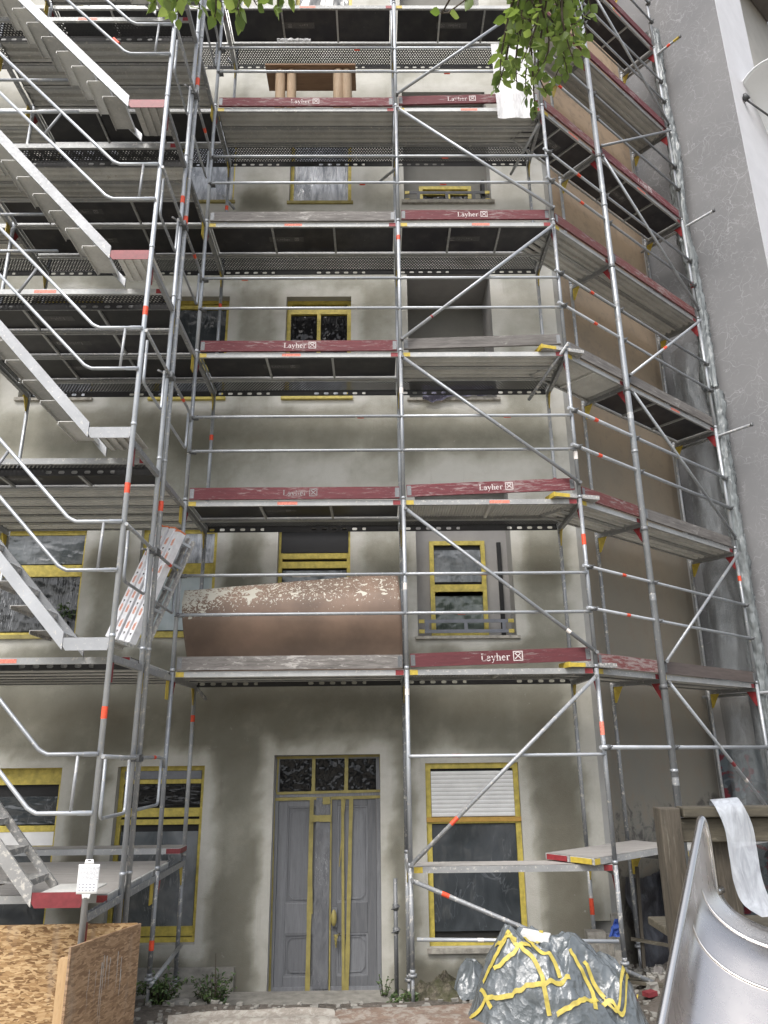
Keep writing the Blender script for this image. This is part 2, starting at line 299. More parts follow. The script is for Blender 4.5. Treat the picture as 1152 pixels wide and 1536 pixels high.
# slide steel
a = NT('slide_steel'); n1 = a.noise(3, 4, .6, a.coord((4,4,.5))); n2 = a.noise(50, 3, .7); a.p(col=(.60,.575,.555), me=1., ro=a.ramp(n1, (.3, .25), (.7, .31))); M['slide_steel'] = a.m
a = NT('slide_tube'); a.p(col=(.64,.63,.61), me=1., ro=.24); M['slide_tube'] = a.m
# leaves
a = NT('leaf'); n1 = a.noise(4, 3, .6); gi = a.n('ShaderNodeNewGeometry').outputs['Random Per Island']
c = a.mix(gi, (.095,.145,.04), (.22,.29,.10)); a.p(col=c, ro=.42); tl = a.n('ShaderNodeBsdfTranslucent'); a.t.links.new(a.mix(gi, (.16,.26,.035), (.34,.44,.09)), tl.inputs[0]); mx = a.n('ShaderNodeMixShader'); mx.inputs[0].default_value = .42
a.t.links.new(a.b.outputs[0], mx.inputs[1]); a.t.links.new(tl.outputs[0], mx.inputs[2]); a.t.links.new(mx.outputs[0], a.out.inputs[0]); M['leaf'] = a.m
a = NT('weed_leaf'); gi = a.n('ShaderNodeNewGeometry').outputs['Random Per Island']; a.p(col=a.mix(gi, (.03,.065,.018), (.085,.13,.035)), ro=.5); M['weed'] = a.m
a = NT('moss'); n1 = a.noise(22, 6, .7); n2 = a.noise(5, 4, .6); a.p(col=a.mix(a.ramp(n2, (.4,0.), (.65,1.)), a.mix(a.ramp(n1, (.4,0.), (.6,1.)), (.045,.038,.028), (.16,.14,.105)), (.06,.062,.028)), ro=.95); a.bump(n1, .8, .04); M['moss'] = a.m
a = NT('soil'); n1 = a.noise(16, 7, .75); n2 = a.noise(1.3, 5, .6); c = a.mix(a.ramp(n1, (.35,0.), (.65,1.)), (.055,.045,.035), (.17,.15,.125)); c = a.mix(a.ramp(n2, (.45,0.), (.6,1.)), c, (.15,.13,.11)); c = a.mix(a.ramp(a.noise(45, 3, .6), (.66,0.), (.70,.8)), c, (.36,.33,.29)); a.p(col=c, ro=.95); a.bump(n1, 1., .05); M['soil'] = a.m
# graffiti board
a = NT('graffiti'); w = a.coord(); n1 = a.noise(3.2, 3, .5, w, 1.6); n2 = a.noise(4.4, 3, .5, a.coord(loc=(4,2,1)), 1.2)
c = a.mix(a.ramp(n1, (.42,0.), (.46,1.)), (.05,.065,.08), (.12,.15,.17)); c = a.mix(a.ramp(n2, (.56,0.), (.60,1.)), c, (.16,.022,.035)); c = a.mix(a.ramp(a.noise(3.6, 2, .5, a.coord(loc=(9,2,5)), 1.), (.56,0.), (.58,1.)), c, (.03,.03,.035)); a.p(col=c, ro=.6); M['graffiti'] = a.m

for nm_, cc_, lo_ in (('letter_white', (.58,.52,.51), .40), ('letter_pale', (.24,.23,.23), .47)):
    a = NT(nm_); r_ = a.math('MULTIPLY', a.rnd(), 30.); cb = a.n('ShaderNodeCombineXYZ'); a.t.links.new(r_, cb.inputs[0]); va = a.n('ShaderNodeVectorMath', operation='ADD'); a.t.links.new(a.coord((3,14,14)), va.inputs[0]); a.t.links.new(cb.outputs[0], va.inputs[1])
    n_ = a.noise(2.2, 5, .7, va.outputs[0]); th_ = a.math('MULTIPLY_ADD', a.rnd(), .10, lo_-.05); a.p(col=cc_, ro=.65); a.alpha_out(a.math('LESS_THAN', n_, th_)); M[nm_] = a.m

# ------------------------------------------------------------------ text (built-in font turned to mesh)
_tx = {}
def text_mesh(txt, h, mat, ext=.0008):
    k = (txt, h, mat)
    if k in _tx: return _tx[k]
    cu = bpy.data.curves.new('text', 'FONT'); cu.body = txt; cu.size = h; cu.extrude = ext; cu.offset = h*.006; cu.align_x = 'CENTER'; cu.resolution_u = 3
    o = bpy.data.objects.new('text', cu); COL.objects.link(o); dg = bpy.context.evaluated_depsgraph_get(); dg.update()
    me = bpy.data.meshes.new_from_object(o.evaluated_get(dg)); me.materials.clear(); me.materials.append(M[mat]); bpy.data.objects.remove(o); _tx[k] = me; return me
def serif_mesh(h, mat):
    """the word Layher in a bold roman letter, cap height about .72*h"""
    k = ('serif', h, mat)
    if k in _tx: return _tx[k]
    b = MB(); z = .0008; lay = [0]
    def st(P, W):
        n = len(P); L, Rr = [], []; lay[0] += 1; zz = z + lay[0]*1e-5
        for i in range(n):
            a_ = Vector(P[max(0,i-1)]); c_ = Vector(P[min(n-1,i+1)]); d = (c_-a_).normalized(); w_ = W if isinstance(W, (int,float)) else W[i]; s_ = Vector((-d.y, d.x))*w_/2; p = Vector(P[i]); L.append(((p+s_).x*h, (p+s_).y*h, zz)); Rr.append(((p-s_).x*h, (p-s_).y*h, zz))
        b.ribbon(L, Rr, False)
    def arc(cx, cy, rx, ry, a0, a1, n=12): return [(cx+rx*math.cos(R(a0+(a1-a0)*i/n)), cy+ry*math.sin(R(a0+(a1-a0)*i/n))) for i in range(n+1)]
    def vw(n, thin, thick, f): return [thin+(thick-thin)*abs(f(i/n)) for i in range(n+1)]
    T, t = .105, .04; X = -1.42
    st([(X+.13,0),(X+.13,.72)], T); st([(X,.70),(X+.28,.70)], t); st([(X,.02),(X+.50,.02)], t); st([(X+.48,0),(X+.50,.19)], [.07,.02])     # L
    X += .58; st(arc(X+.15,.15,.12,.14,60,400), vw(12,.04,.09,lambda q: math.sin(q*6.28+.9))); st([(X+.30,.04),(X+.30,.34)], T); st(arc(X+.18,.34,.12,.12,0,160), [.10]*2+[.05]*9+[.08,.09]); st([(X+.29,.03),(X+.40,.05)], .05)   # a
    X += .45; st([(X+.06,.45),(X+.22,.06)], .10); st([(X+.39,.45),(X+.20,-.02),(X+.13,-.16),(X+.04,-.18)], [.04,.045,.05,.09]); st([(X-.02,.45),(X+.17,.45)], t); st([(X+.30,.45),(X+.45,.45)], t)   # y
    X += .48; st([(X+.10,0),(X+.10,.72)], T); st([(X,.02),(X+.21,.02)], t); st([(X+.0,.70),(X+.11,.70)], t); st(arc(X+.24,.32,.13,.13,150,0), [.035]*3+[.05]*5+[.08,.09,.10,.10,.10]); st([(X+.37,.33),(X+.37,0)], T); st([(X+.28,.02),(X+.48,.02)], t)  # h
    X += .54; st(arc(X+.19,.225,.15,.205,5,320,16), vw(16,.045,.11,lambda q: math.sin(q*3.14)) ); st([(X+.06,.245),(X+.35,.245)], t)   # e
    X += .44; st([(X+.10,0),(X+.10,.45)], T); st([(X,.02),(X+.22,.02)], t); st([(X,.44),(X+.11,.44)], t); st(arc(X+.25,.30,.12,.14,160,40), [.04]*6+[.05,.06,.07,.08,.09,.10,.10])     # r
    me = b.mesh('lettering', M[mat]); _tx[k] = me; return me
def emblem(h):      # square badge with crossed bracing and a small frame
    b = MB(); t = h*.09; z = .0008
    def bar(x0, y0, x1, y1): b.beam((x0,y0,0), (x1,y1,0), t, 2*z)
    bar(0,t/2,h,t/2); bar(0,h-t/2,h,h-t/2); b.box(0,t+.0004,-z,t,h-t-.0004,z); b.box(h-t,t+.0004,-z,h,h-t-.0004,z)
    b.beam((h*.18,h*.2,0),(h*.82,h*.8,0),t,1.6*z); b.beam((h*.18,h*.8,0),(h*.82,h*.2,0),t,1.5*z); b.beam((h*.25,h*.8,0),(h*.5,h*.88,0),t*.8,1.4*z); b.beam((h*.75,h*.8,0),(h*.5,h*.88,0),t*.8,1.3*z)
    return b

# ------------------------------------------------------------------ ground
def gz(x, y):
    if y > -.05: z = -1.19 - .34*min(1, (y+.05)/.70)
    elif y > -1.2: z = -1.19
    else: z = -1.19 + .62*min(1, (-1.2-y)/6.0)
    if x > 1.9 and y > -.8: z += .22*min(1, (x-1.9)/.6)*min(1, (y+.8)/.8)
    return z
def gzn(x, y): return gz(x, y) + .035*noise.fractal(Vector((x*2.2, y*2.2, 3)), .9, 2.0, 5)
g = MB(); 
xs = [-200,-60,-20,-10] + [-6+.12*k for k in range(101)] + [10,20,60,200]; ys = [-200,-60,-25,-13] + [-9+.15*k for k in range(53)] + [-1+.07*k for k in range(72)] + [6,12,30,200]
nx, ny = len(xs), len(ys); g.v = [(x, y, gzn(x, y)) for x in xs for y in ys]
g.f = [(i*ny+j, (i+1)*ny+j, (i+1)*ny+j+1, i*ny+j+1) for i in range(nx-1) for j in range(ny-1)]; g.sm = [True]*len(g.f)
o = link('ground', g.mesh('ground', M['soil'])); o['kind'] = 'structure'
bounce_sheet = MB().grid(lambda u, v: Vector((-14+28*u, -22+20.3*v, gz(0, -22+20.3*v)+.05+.012*noise.noise(Vector((u*60,v*50,2))))), 60, 60)  # unseen pale ground sheet, added to throw light up under the decks
simple('bounce_sheet', (.36,.33,.27), .95, 0, .15, 12, .4); o = link('bounce_ground', bounce_sheet.mesh('bounce_ground', M['bounce_sheet'])); o['kind'] = 'structure'
# scattered rubble on the soil: uncountable
b = MB(); rnd = random.Random(3)
for k in range(1500):
    if k % 3 == 0: x, y = rnd.uniform(2., 4.2), rnd.uniform(-.6, 1.6)
    else: x, y = rnd.uniform(-2.7, 2.4), rnd.uniform(-1.3, 1.35)
    s = rnd.uniform(.006, .028)*(1.8 if rnd.random() < .08 else 1); z = gzn(x, y)+s*.3
    P = [Vector((x,y,z)) + Vector((sx*s*rnd.uniform(.6,1.3), sy*s*rnd.uniform(.6,1.3), sz*s*rnd.uniform(.4,.8))) for sz in (-1,1) for sx, sy in ((-1,-1),(1,-1),(1,1),(-1,1))]
    b.hexa(P)
o = link('rubble', b.mesh('rubble', M['concrete'])); tag(o, 'loose rubble and plaster crumbs strewn over the soil by the wall', 'rubble', None, 'stuff')

# ------------------------------------------------------------------ the house
WY = 1.40
house = thing('apartment_building', 'old apartment building with freshly rendered grey beige facade and yellow taped windows', 'building', (0,0,0))
XC, ZT = 2.43, 17.0
OPEN = {}   # name: x0,x1,z0,z1,depth
def op(n, x0, x1, z0, z1, d=.17): OPEN[n] = (x0, x1, z0, z1, d)
op('A1', -5.52, -4.255, -.99, .98); op('A2', -3.565, -2.485, -.99, .985); op('door', -1.625, -.30, -1.53, 1.10, .22); op('A3', .262, 1.43, -1.05, .985, .10)
op('B1', -5.53, -4.295, 2.62, 4.09); op('B2', -3.545, -2.505, 2.62, 4.10); op('B3', -1.675, -.683, 2.58, 4.09); op('B4', .215, 1.52, 2.57, 4.70, .34)
op('C1', -5.53, -4.47, 6.06, 7.78); op('C2', -3.60, -2.54, 6.06, 7.78); op('C3', -1.672, -.686, 6.06, 7.77); op('C4', .175, 1.455, 6.03, 8.19, .85)
op('D1', -5.60, -4.5, 9.55, 11.4); op('D2', -3.50, -2.58, 9.55, 11.4); op('D3', -1.69, -.69, 9.53, 11.4); op('D4', .16, 1.57, 9.54, 11.8, .30)
op('E1', -5.60, -4.5, 13.1, 14.9); op('E2', -3.50, -2.58, 13.1, 14.9); op('E3', -1.70, -.69, 13.1, 14.9); op('E4', .16, 1.57, 13.1, 15.2, .3)
op('gap', 2.22, XC, -1.6, -.80, .5)
XL = -11.0
def lines(lo, hi, st, keys):
    L = sorted(set([round(v, 4) for v in keys if lo < v < hi] + [lo, hi])); out = []
    for p, q in zip(L, L[1:]):
        n = max(1, round((q-p)/st)); out += [p+(q-p)*k/n for k in range(n)]
    return out + [hi]
gx = lines(XL, XC, .07, [v for r in OPEN.values() for v in r[:2]]); gz_ = lines(-1.75, ZT, .07, [v for r in OPEN.values() for v in r[2:4]])
def tone_at(x, z):
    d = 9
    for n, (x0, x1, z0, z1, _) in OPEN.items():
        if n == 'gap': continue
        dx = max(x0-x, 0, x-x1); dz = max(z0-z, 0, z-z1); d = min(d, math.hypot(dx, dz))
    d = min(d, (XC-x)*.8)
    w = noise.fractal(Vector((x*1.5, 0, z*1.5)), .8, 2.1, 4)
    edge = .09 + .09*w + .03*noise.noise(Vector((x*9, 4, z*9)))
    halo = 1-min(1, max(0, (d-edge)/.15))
    hgt = min(1, max(0, (z+1)/11)); base = .20 + .62*hgt + .22*w + .10*math.exp(-((z-4.6)/1.4)**2)  # base tone paler with height; bands below darken set heights
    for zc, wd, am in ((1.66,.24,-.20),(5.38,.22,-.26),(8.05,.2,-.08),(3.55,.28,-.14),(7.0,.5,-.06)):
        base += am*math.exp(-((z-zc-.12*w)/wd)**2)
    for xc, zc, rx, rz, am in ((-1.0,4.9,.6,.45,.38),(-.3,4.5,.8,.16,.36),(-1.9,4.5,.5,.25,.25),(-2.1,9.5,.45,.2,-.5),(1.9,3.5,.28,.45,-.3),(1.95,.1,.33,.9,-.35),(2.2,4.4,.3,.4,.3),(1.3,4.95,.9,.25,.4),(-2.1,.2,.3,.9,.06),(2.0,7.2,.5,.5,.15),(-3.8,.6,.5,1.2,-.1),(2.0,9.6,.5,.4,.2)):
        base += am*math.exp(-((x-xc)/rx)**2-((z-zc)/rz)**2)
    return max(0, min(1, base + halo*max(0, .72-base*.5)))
w = MB(); nz = len(gz_)
w.v = [(x, WY, z) for x in gx for z in gz_]
for i in range(len(gx)-1):
    for j in range(nz-1):
        cx, cz = (gx[i]+gx[i+1])/2, (gz_[j]+gz_[j+1])/2
        if any(x0 < cx < x1 and z0 < cz < z1 for x0, x1, z0, z1, _ in OPEN.values()): continue
        k = i*nz+j; w.f.append((k, k+nz, k+nz+1, k+1)); w.sm.append(False)
def front(v): return tone_at(v[0], v[2])
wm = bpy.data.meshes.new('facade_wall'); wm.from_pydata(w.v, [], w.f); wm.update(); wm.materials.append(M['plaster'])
at_ = wm.attributes.new('wall_tone', 'FLOAT', 'POINT'); at_.data.foreach_set('value', [front(v) for v in w.v])
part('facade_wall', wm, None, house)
for n, (x0, x1, z0, z1, d) in OPEN.items():
    y1 = WY+d; rv = MB()
    rv.quad((x0,WY,z0),(x0,y1,z0),(x0,y1,z1),(x0,WY,z1)); rv.quad((x1,WY,z0),(x1,WY,z1),(x1,y1,z1),(x1,y1,z0))
    rv.quad((x0,WY,z1),(x0,y1,z1),(x1,y1,z1),(x1,WY,z1)); rv.quad((x0,WY,z0),(x1,WY,z0),(x1,y1,z0),(x0,y1,z0))
    part('reveal', rv, M['reveal_plaster'] if n not in ('C4',) else M['loggia_light'], house)
# loggia back walls
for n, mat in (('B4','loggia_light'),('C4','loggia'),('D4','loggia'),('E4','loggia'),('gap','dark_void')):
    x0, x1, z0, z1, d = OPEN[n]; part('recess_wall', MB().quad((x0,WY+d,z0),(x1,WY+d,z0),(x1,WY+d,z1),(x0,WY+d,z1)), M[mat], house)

def frame_bars(b, x0, x1, z0, z1, y, t, dep=.05):
    b.box(x0,y,z0,x0+t,y+dep,z1); b.box(x1-t,y,z0,x1,y+dep,z1); b.box(x0+t,y,z1-t,x1-t,y+dep,z1); b.box(x0+t,y,z0,x1-t,y+dep,z0+t)
def film_sheet(x0, x1, z0, z1, y, amp=.012, seed=0):
    return MB().grid(lambda u, v: (x0+(x1-x0)*u, y + amp*noise.fractal(Vector((u*5+seed, v*3.2, seed*1.7)), .8, 2.1, 4), z0+(z1-z0)*v), 36, 36)
def window(n, films, bars=(), mull=(), t=.06, fr='mask_tape2', sill=None, top=None, rect=None, depth=None):
    x0, x1, z0, z1, d = OPEN[n]
    if depth: d = depth
    if rect: x0, x1, z0, z1 = rect
    y = WY+d-.055; b = MB(); frame_bars(b, x0+.002, x1-.002, z0+.002, z1-.002, y, t)
    for z, h in bars: b.box(x0+t+.001, y-.008, z-h/2, x1-t-.001, y+.042, z+h/2)
    for x, za, zb in mull: b.box(x-.028, y-.006, za, x+.028, y+.04, zb)
    o = part('window', b, M[fr], house)
    part('pane', MB().box(x0+t*.5, y+.046, z0+t*.5, x1-t*.5, y+.054, z1-t*.5), M['dark_void'], o)
    for k, (fx0, fx1, fz0, fz1, mt) in enumerate(films):
        part('plastic_film', film_sheet(fx0, fx1, fz0, fz1, y+.018, .010, k*3.3+x0), M[mt], o)
    if sill:
        zz, pr, mt = sill; part('sill', MB().box(x0-.03, WY-pr, zz-.05, x1+.03, WY+.06, zz), M[mt], o)
    return o, y
# ground floor
o, y = window('A1', [(-5.46,-4.31,.32,.64,'film_dark'),(-5.46,-4.31,-.93,-.04,'film_dark')], bars=((.27,.07),(.05,.05)), t=.06)
part('shutter', MB().box(-5.46, y+.0, .78, -4.315, y+.03, .92), M['mask_tape2'], o); part('shutter', MB().box(-5.46, y-.004, .06+.02, -4.315, y+.03, .235), M['white_plastic'], o)
o, y = window('A2', [(-3.50,-2.55,.52,.76,'film_black'),(-3.50,-2.55,-.93,.22,'film_grey')], bars=((.44,.10),(.33,.06),(-.87,.10),(.80,.05)), t=.055)
part('shutter_box', MB().box(-3.505, y-.02, .83, -2.545, y+.03, .925), M['grey_blue_paint'], o)
o, y = window('A3', [(.33,1.36,-.90,.27,'film_dark')], bars=((.315,.07),), t=.065, sill=(-1.06,.05,'stone_sill'))
sh = MB()
for k in range(11):
    zc = .36+k*.048; sh.grid(lambda u, v: (.332+1.026*u, y-.012-.0045*math.sin(v*math.pi), zc+.046*v), 1, 5)
part('roller_shutter', sh, M['white_plastic'], o); part('sill_board', MB().box(.262, y-.03, .30, 1.43, y-.012, .352), M['mask_orange'], o)
# first floor
o, y = window('B1', [(-5.47,-4.35,3.62,4.03,'film_grey'),(-5.47,-4.35,2.70,3.44,'film_folds')], bars=((3.54,.12),(3.46,.04)), sill=(2.63,.04,'mask_tape'))
b = MB().tube([(0,0,0),(0,0,.16)], [.06,.075], 12); pl = solo('flower_pot', b, M['reveal_plaster'], 'small grey flower pot with a plant inside the far left first floor window', 'flower pot', None, (-4.52, WY+.145, 2.68))
# keep the pot in front of the film
pl.location.y = WY+.055
lf = MB(); rnd = random.Random(5)
for k in range(40):
    p = Vector((rnd.gauss(0,.07), rnd.gauss(0,.03), .18+abs(rnd.gauss(0,.08)))); d_ = Vector((rnd.gauss(0,1),rnd.gauss(0,1),rnd.gauss(0,1))).normalized()*.05; s_ = d_.orthogonal().normalized()*.015; lf.quad(p-d_, p-s_, p+d_, p+s_)
part('foliage', lf, M['weed'], pl)
window('B2', [(-3.485,-2.565,3.62,4.04,'film_pale'),(-3.485,-2.565,2.70,3.42,'film_blue')], bars=((3.55,.12),(3.46,.05)), sill=(2.63,.05,'mask_tape2'))
o, y = window('B3', [(-1.61,-.745,2.66,3.50,'film_grey')], bars=((3.70,.075),(3.575,.09)), t=.05, sill=(2.60,.04,'mask_tape'))
part('open_sash', MB().box(-1.64, y-.012, 3.745, -.715, y-.003, 4.085), M['dark_void'], o)
o, y = window('B4', [(.475,1.135,3.36,3.82,'film_pale' if 0 else 'film_grey'),(.475,1.135,2.66,3.16,'film_green')], bars=((3.25,.14),(3.20,.04)), rect=(.415,1.20,2.60,3.95), depth=.335, sill=None)
part('sill', MB().box(.18, WY-.05, 2.53, 1.56, WY+.2, 2.568), M['stone_sill'], o)
part('frame_gap', MB().box(1.375, WY+.30, 2.58, 1.43, WY+.338, 3.93), M['dark_void'], o)
def flat_rail(x0, x1, z0, z1, y, mat, parent, xs_, t=.035):
    b = MB().box(x0,y,z1-t,x1,y+.012,z1).box(x0,y,z0,x1,y+.012,z0+t)
    for x in xs_: b.box(x-t/2,y,z0+t,x+t/2,y+.012,z1-t)
    r = part('balcony_railing', b, M[mat], parent)
    for x in (x0, x1-.07):
        for za in (z1-t, z0): part('masking_tape', MB().box(x-.002,y-.003,za-.002,x+.072,y+.014,za+t+.002), M['mask_tape2'], r)
flat_rail(.235, 1.50, 2.62, 2.80, WY+.06, 'grey_blue_paint', house, (.34,.86,1.37), .045)
# second floor
window('C1', [(-5.47,-4.53,6.13,6.55,'film_pale'),(-5.47,-4.53,6.7,7.7,'film_dark')], bars=((6.62,.10),), sill=(6.07,.05,'stone_sill'))
window('C2', [(-3.54,-2.60,6.13,6.55,'film_pale'),(-3.54,-2.60,6.86,7.62,'film_dark')], bars=((6.62,.10),(6.76,.08),(7.66,.06)), sill=(6.07,.05,'mask_tape2'))
window('C3', [(-1.61,-.75,6.13,6.55,'film_pale'),(-1.61,-1.22,6.86,7.50,'film_black'),(-1.14,-.75,6.86,7.50,'film_black'),(-1.61,-.75,6.62,6.84,'film_pale')], bars=((7.58,.10),(6.60,.06)), mull=((-1.18,6.6,7.53),), sill=(6.07,.05,'mask_tape2'))
part('sill', MB().box(.14, WY-.05, 5.99, 1.50, WY+.2, 6.028), M['stone_sill'], house)
# third floor
window('D1', [(-5.54,-4.56,9.61,11.3,'film_pale')], sill=(9.55,.03,'mask_tape')); window('D2', [(-3.44,-2.62,9.61,11.3,'film_pale')], t=.045, sill=(9.555,.03,'mask_tape'))
window('D3', [(-1.635,-.745,9.58,11.3,'film_pale')], t=.055, sill=(9.535,.03,'mask_tape'))
window('D4', [(.47,.86,9.6,9.86,'film_black'),(.95,1.24,9.6,9.86,'film_black')], bars=((9.90,.05),), mull=((.905,9.6,9.95),), rect=(.42,1.29,9.56,10.05), depth=.295)
part('frame_gap', MB().box(1.44, WY+.10, 9.56, 1.49, WY+.26, 10.05), M['dark_void'], house)
flat_rail(.18, 1.555, 9.60, 9.80, WY+.07, 'iron_dark', house, (.4,.86,1.3), .05); part('sill', MB().box(.12, WY-.05, 9.48, 1.61, WY+.2, 9.538), M['stone_sill'], house)
for n in ('E1','E2','E3'):
    x0, x1, z0, z1, _ = OPEN[n]; window(n, [(x0+.06,x1-.06,z0+.06,z1-.06,'film_dark')])

# front door
x0, x1, z0, z1, d = OPEN['door']; y = WY+d
def dX(px, py): return at(px, py, y-.05).x
def dZ(py): return at(490, py, y-.05).z
fr = MB(); frame_bars(fr, x0+.002, x1-.002, z0, z1-.002, y-.06, .05, .06); fr.box(x0+.053, y-.058, .60, x1-.053, y, .66)
door = part('front_door', fr, M['door_grey'], house)
part('fanlight', MB().box(x0+.04, y-.02, .655, x1-.04, y-.012, z1-.04), M['dark_void'], door)
for k, (pa, pb) in enumerate(((417,470),(474,518),(523,569))):
    part('plastic_film', film_sheet(dX(pa,1160), dX(pb,1160), .672, z1-.055, y-.035, .012, k*2.7), M['film_black'], door)
xm = -.948
for k, (a0, a1) in enumerate(((x0+.054, xm-.004), (xm+.004, x1-.054))):
    b = MB(); yy = y-.045; zt = .596; zb = -1.515; st = .11
    b.box(a0,yy,zb,a0+st,yy+.04,zt); b.box(a1-st,yy,zb,a1,yy+.04,zt); b.box(a0+st,yy+.002,zt-.11,a1-st,yy+.038,zt); b.box(a0+st,yy+.002,zb,a1-st,yy+.038,zb+.14); b.box(a0+st,yy+.002,-.93,a1-st,yy+.038,-.60)
    lf = part('door_leaf', b, M['door_grey'], door); bevel(lf, .005)
    p1 = MB()
    for za, zb2 in ((-.60, zt-.11), (zb+.14, -.93)):
        p1.box(a0+st,yy+.022,za,a1-st,yy+.034,zb2)
        i0, i1, j0, j1 = a0+st+.035, a1-st-.035, za+.04, zb2-.04; c_ = .05
        ring = [(i0+c_,j0),(i1-c_,j0),(i1,j0+c_),(i1,j1-c_),(i1-c_,j1),(i0+c_,j1),(i0,j1-c_),(i0,j0+c_)]
        for (ax, az), (bx, bz) in zip(ring, ring[1:]+ring[:1]): p1.beam((ax,yy+.018,az),(bx,yy+.018,bz),.014,.014,(0,1,0))
        # raised edge moulding
        for q in ((a0+st, za, a0+st+.018, zb2), (a1-st-.018, za, a1-st, zb2), (a0+st+.018, za, a1-st-.018, za+.018), (a0+st+.018, zb2-.018, a1-st-.018, zb2)): p1.box(q[0], yy+.006, q[1], q[2], yy+.021, q[3])
    part('door_panel', p1, M['door_grey'], door)
part('centre_strip', MB().box(xm-.05, y-.062, -1.51, xm+.02, y-.0465, .594), M['door_grey'], door)
tp = MB(); yt = y-.0655
def tstrip(pxa, pya, pxb, pyb, wd, yy=None):
    pa = Vector((dX(pxa,pya), 0, dZ(pya))); pb = Vector((dX(pxb,pyb), 0, dZ(pyb))); dd_ = (pb-pa).normalized(); s_ = Vector((dd_.z,0,-dd_.x))*wd/2; n = 14; L, Rr = [], []
    for k in range(n+1):
        p = pa.lerp(pb, k/n); p.y = (yy or yt) - .001*random.random(); j = 1+.25*(random.random()-.5); L.append(p-s_*j); Rr.append(p+s_*j)
    tp.ribbon(L, Rr, False)
tstrip(468,1195,461,1491,.055); tstrip(466,1195,468,1370,.02,yt-.002); tstrip(497,1196,494,1491,.018,yt-.003); tstrip(514,1196,515,1491,.035); tstrip(527,1196,520,1491,.05); tstrip(518,1196,509,1300,.012,yt-.003)
tstrip(465,1227,497,1227,.075,yt-.034); tstrip(490,1195,490,1206,.09,yt-.034); tstrip(413,1198,573,1196,.035,yt-.002); tstrip(411,1200,404,1491,.035,yt-.001); tstrip(573,1200,575,1491,.016,yt-.002)
tstrip(415,1189,572,1187,.03,yt-.006); tstrip(471,1135,470,1188,.045); tstrip(520,1135,519,1188,.045); tstrip(415,1136,572,1134,.03); tstrip(418,1136,415,1188,.02); tstrip(570,1136,572,1188,.02)
part('masking_tape', tp, M['mask_tape'], door)
hd = MB(); cx, cz = dX(502,1375), dZ(1375); hd.box(cx-.03, yt-.012, cz-.11, cx+.03, yt+.004, cz+.10); lk = part('lock_plate', hd, M['door_grey'], door)
b = MB().grid(lambda u, v: (dX(501,1378)+.035*math.cos(u*6.283)*math.sin(v*3.1416)*1.0, yt-.03-.03*math.sin(u*6.283)*math.sin(v*3.1416), dZ(1376)+.09*math.cos(v*3.1416)+.01*noise.noise(Vector((u*9,v*9,1)))), 12, 8)
part('taped_handle', b, M['mask_tape'], door); part('taped_handle', MB().grid(lambda u, v: (dX(506,1408)+.075*(u-.5)*(1.1-.5*v)+.012*noise.noise(Vector((v*6,u*5,9))), yt-.02-.035*math.sin(u*3.14)+.018*noise.noise(Vector((u*7,v*7,4))), dZ(1401)-.075*v*(1+.9*math.sin(u*5+.6))+.02*u), 10, 10), M['mask_tape'], door)
part('plastic_strip', MB().grid(lambda u, v: (dX(473,1300)+(dX(495,1300)-dX(473,1300))*u-.01*(1-v), yt-.006-.02*abs(noise.fractal(Vector((u*3,v*8,5)), .8, 2, 3)), -1.5+2.09*v), 10, 60), M['film_door'], door)
part('threshold', MB().box(x0-.02, WY-.03, -1.62, x1+.02, y, -1.532), M['concrete'], house)

# angled side wall + corner strip
WD = Vector((.7771,.6293,0)); WN = Vector((-.6293,.7771,0))
c0 = Vector((XC, WY, 0)); c1 = Vector((2.53, 1.475, 0)); c2 = c1 + WD*2.80
def vwall(a, b, z0, z1, n=1, th=.25):
    nn = (b-a).normalized(); nr = Vector((nn.y,-nn.x,0)); bk = -nr*th; q = MB()
    return q.hexa([Vector((a.x,a.y,z0)), Vector((b.x,b.y,z0)), Vector((b.x,b.y,z0))+bk, Vector((a.x,a.y,z0))+bk, Vector((a.x,a.y,z1)), Vector((b.x,b.y,z1)), Vector((b.x,b.y,z1))+bk, Vector((a.x,a.y,z1))+bk])
part('corner_strip', vwall(c0, c1, -1.6, ZT), M['corner_render'], house)
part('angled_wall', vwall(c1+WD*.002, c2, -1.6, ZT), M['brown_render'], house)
c3 = c2 + Vector((.17,.10,0)); part('set_back_strip', vwall(c2+WN*.03+WD*.002, c3+WN*.05, -1.6, ZT, 1, .2), M['corner_render'], house)  # narrow set-back wall strip between brown wall and gable
part('plinth_block', MB().hexa([c0+Vector((-.02,-.03,-1.55)), c1+Vector((.0,-.04,-1.55)), c1+Vector((.0,-.002,-1.55)), c0+Vector((-.02,-.002,-1.55)), c0+Vector((-.02,-.03,-.72)), c1+Vector((.0,-.04,-.72)), c1+Vector((.0,-.002,-.72)), c0+Vector((-.02,-.002,-.72))]), M['stone_sill'], house)
st = MB().box(-5.8, WY-.07, -1.75, -2.0, WY-.002, -1.22); part('plinth', st, M['concrete'], house)

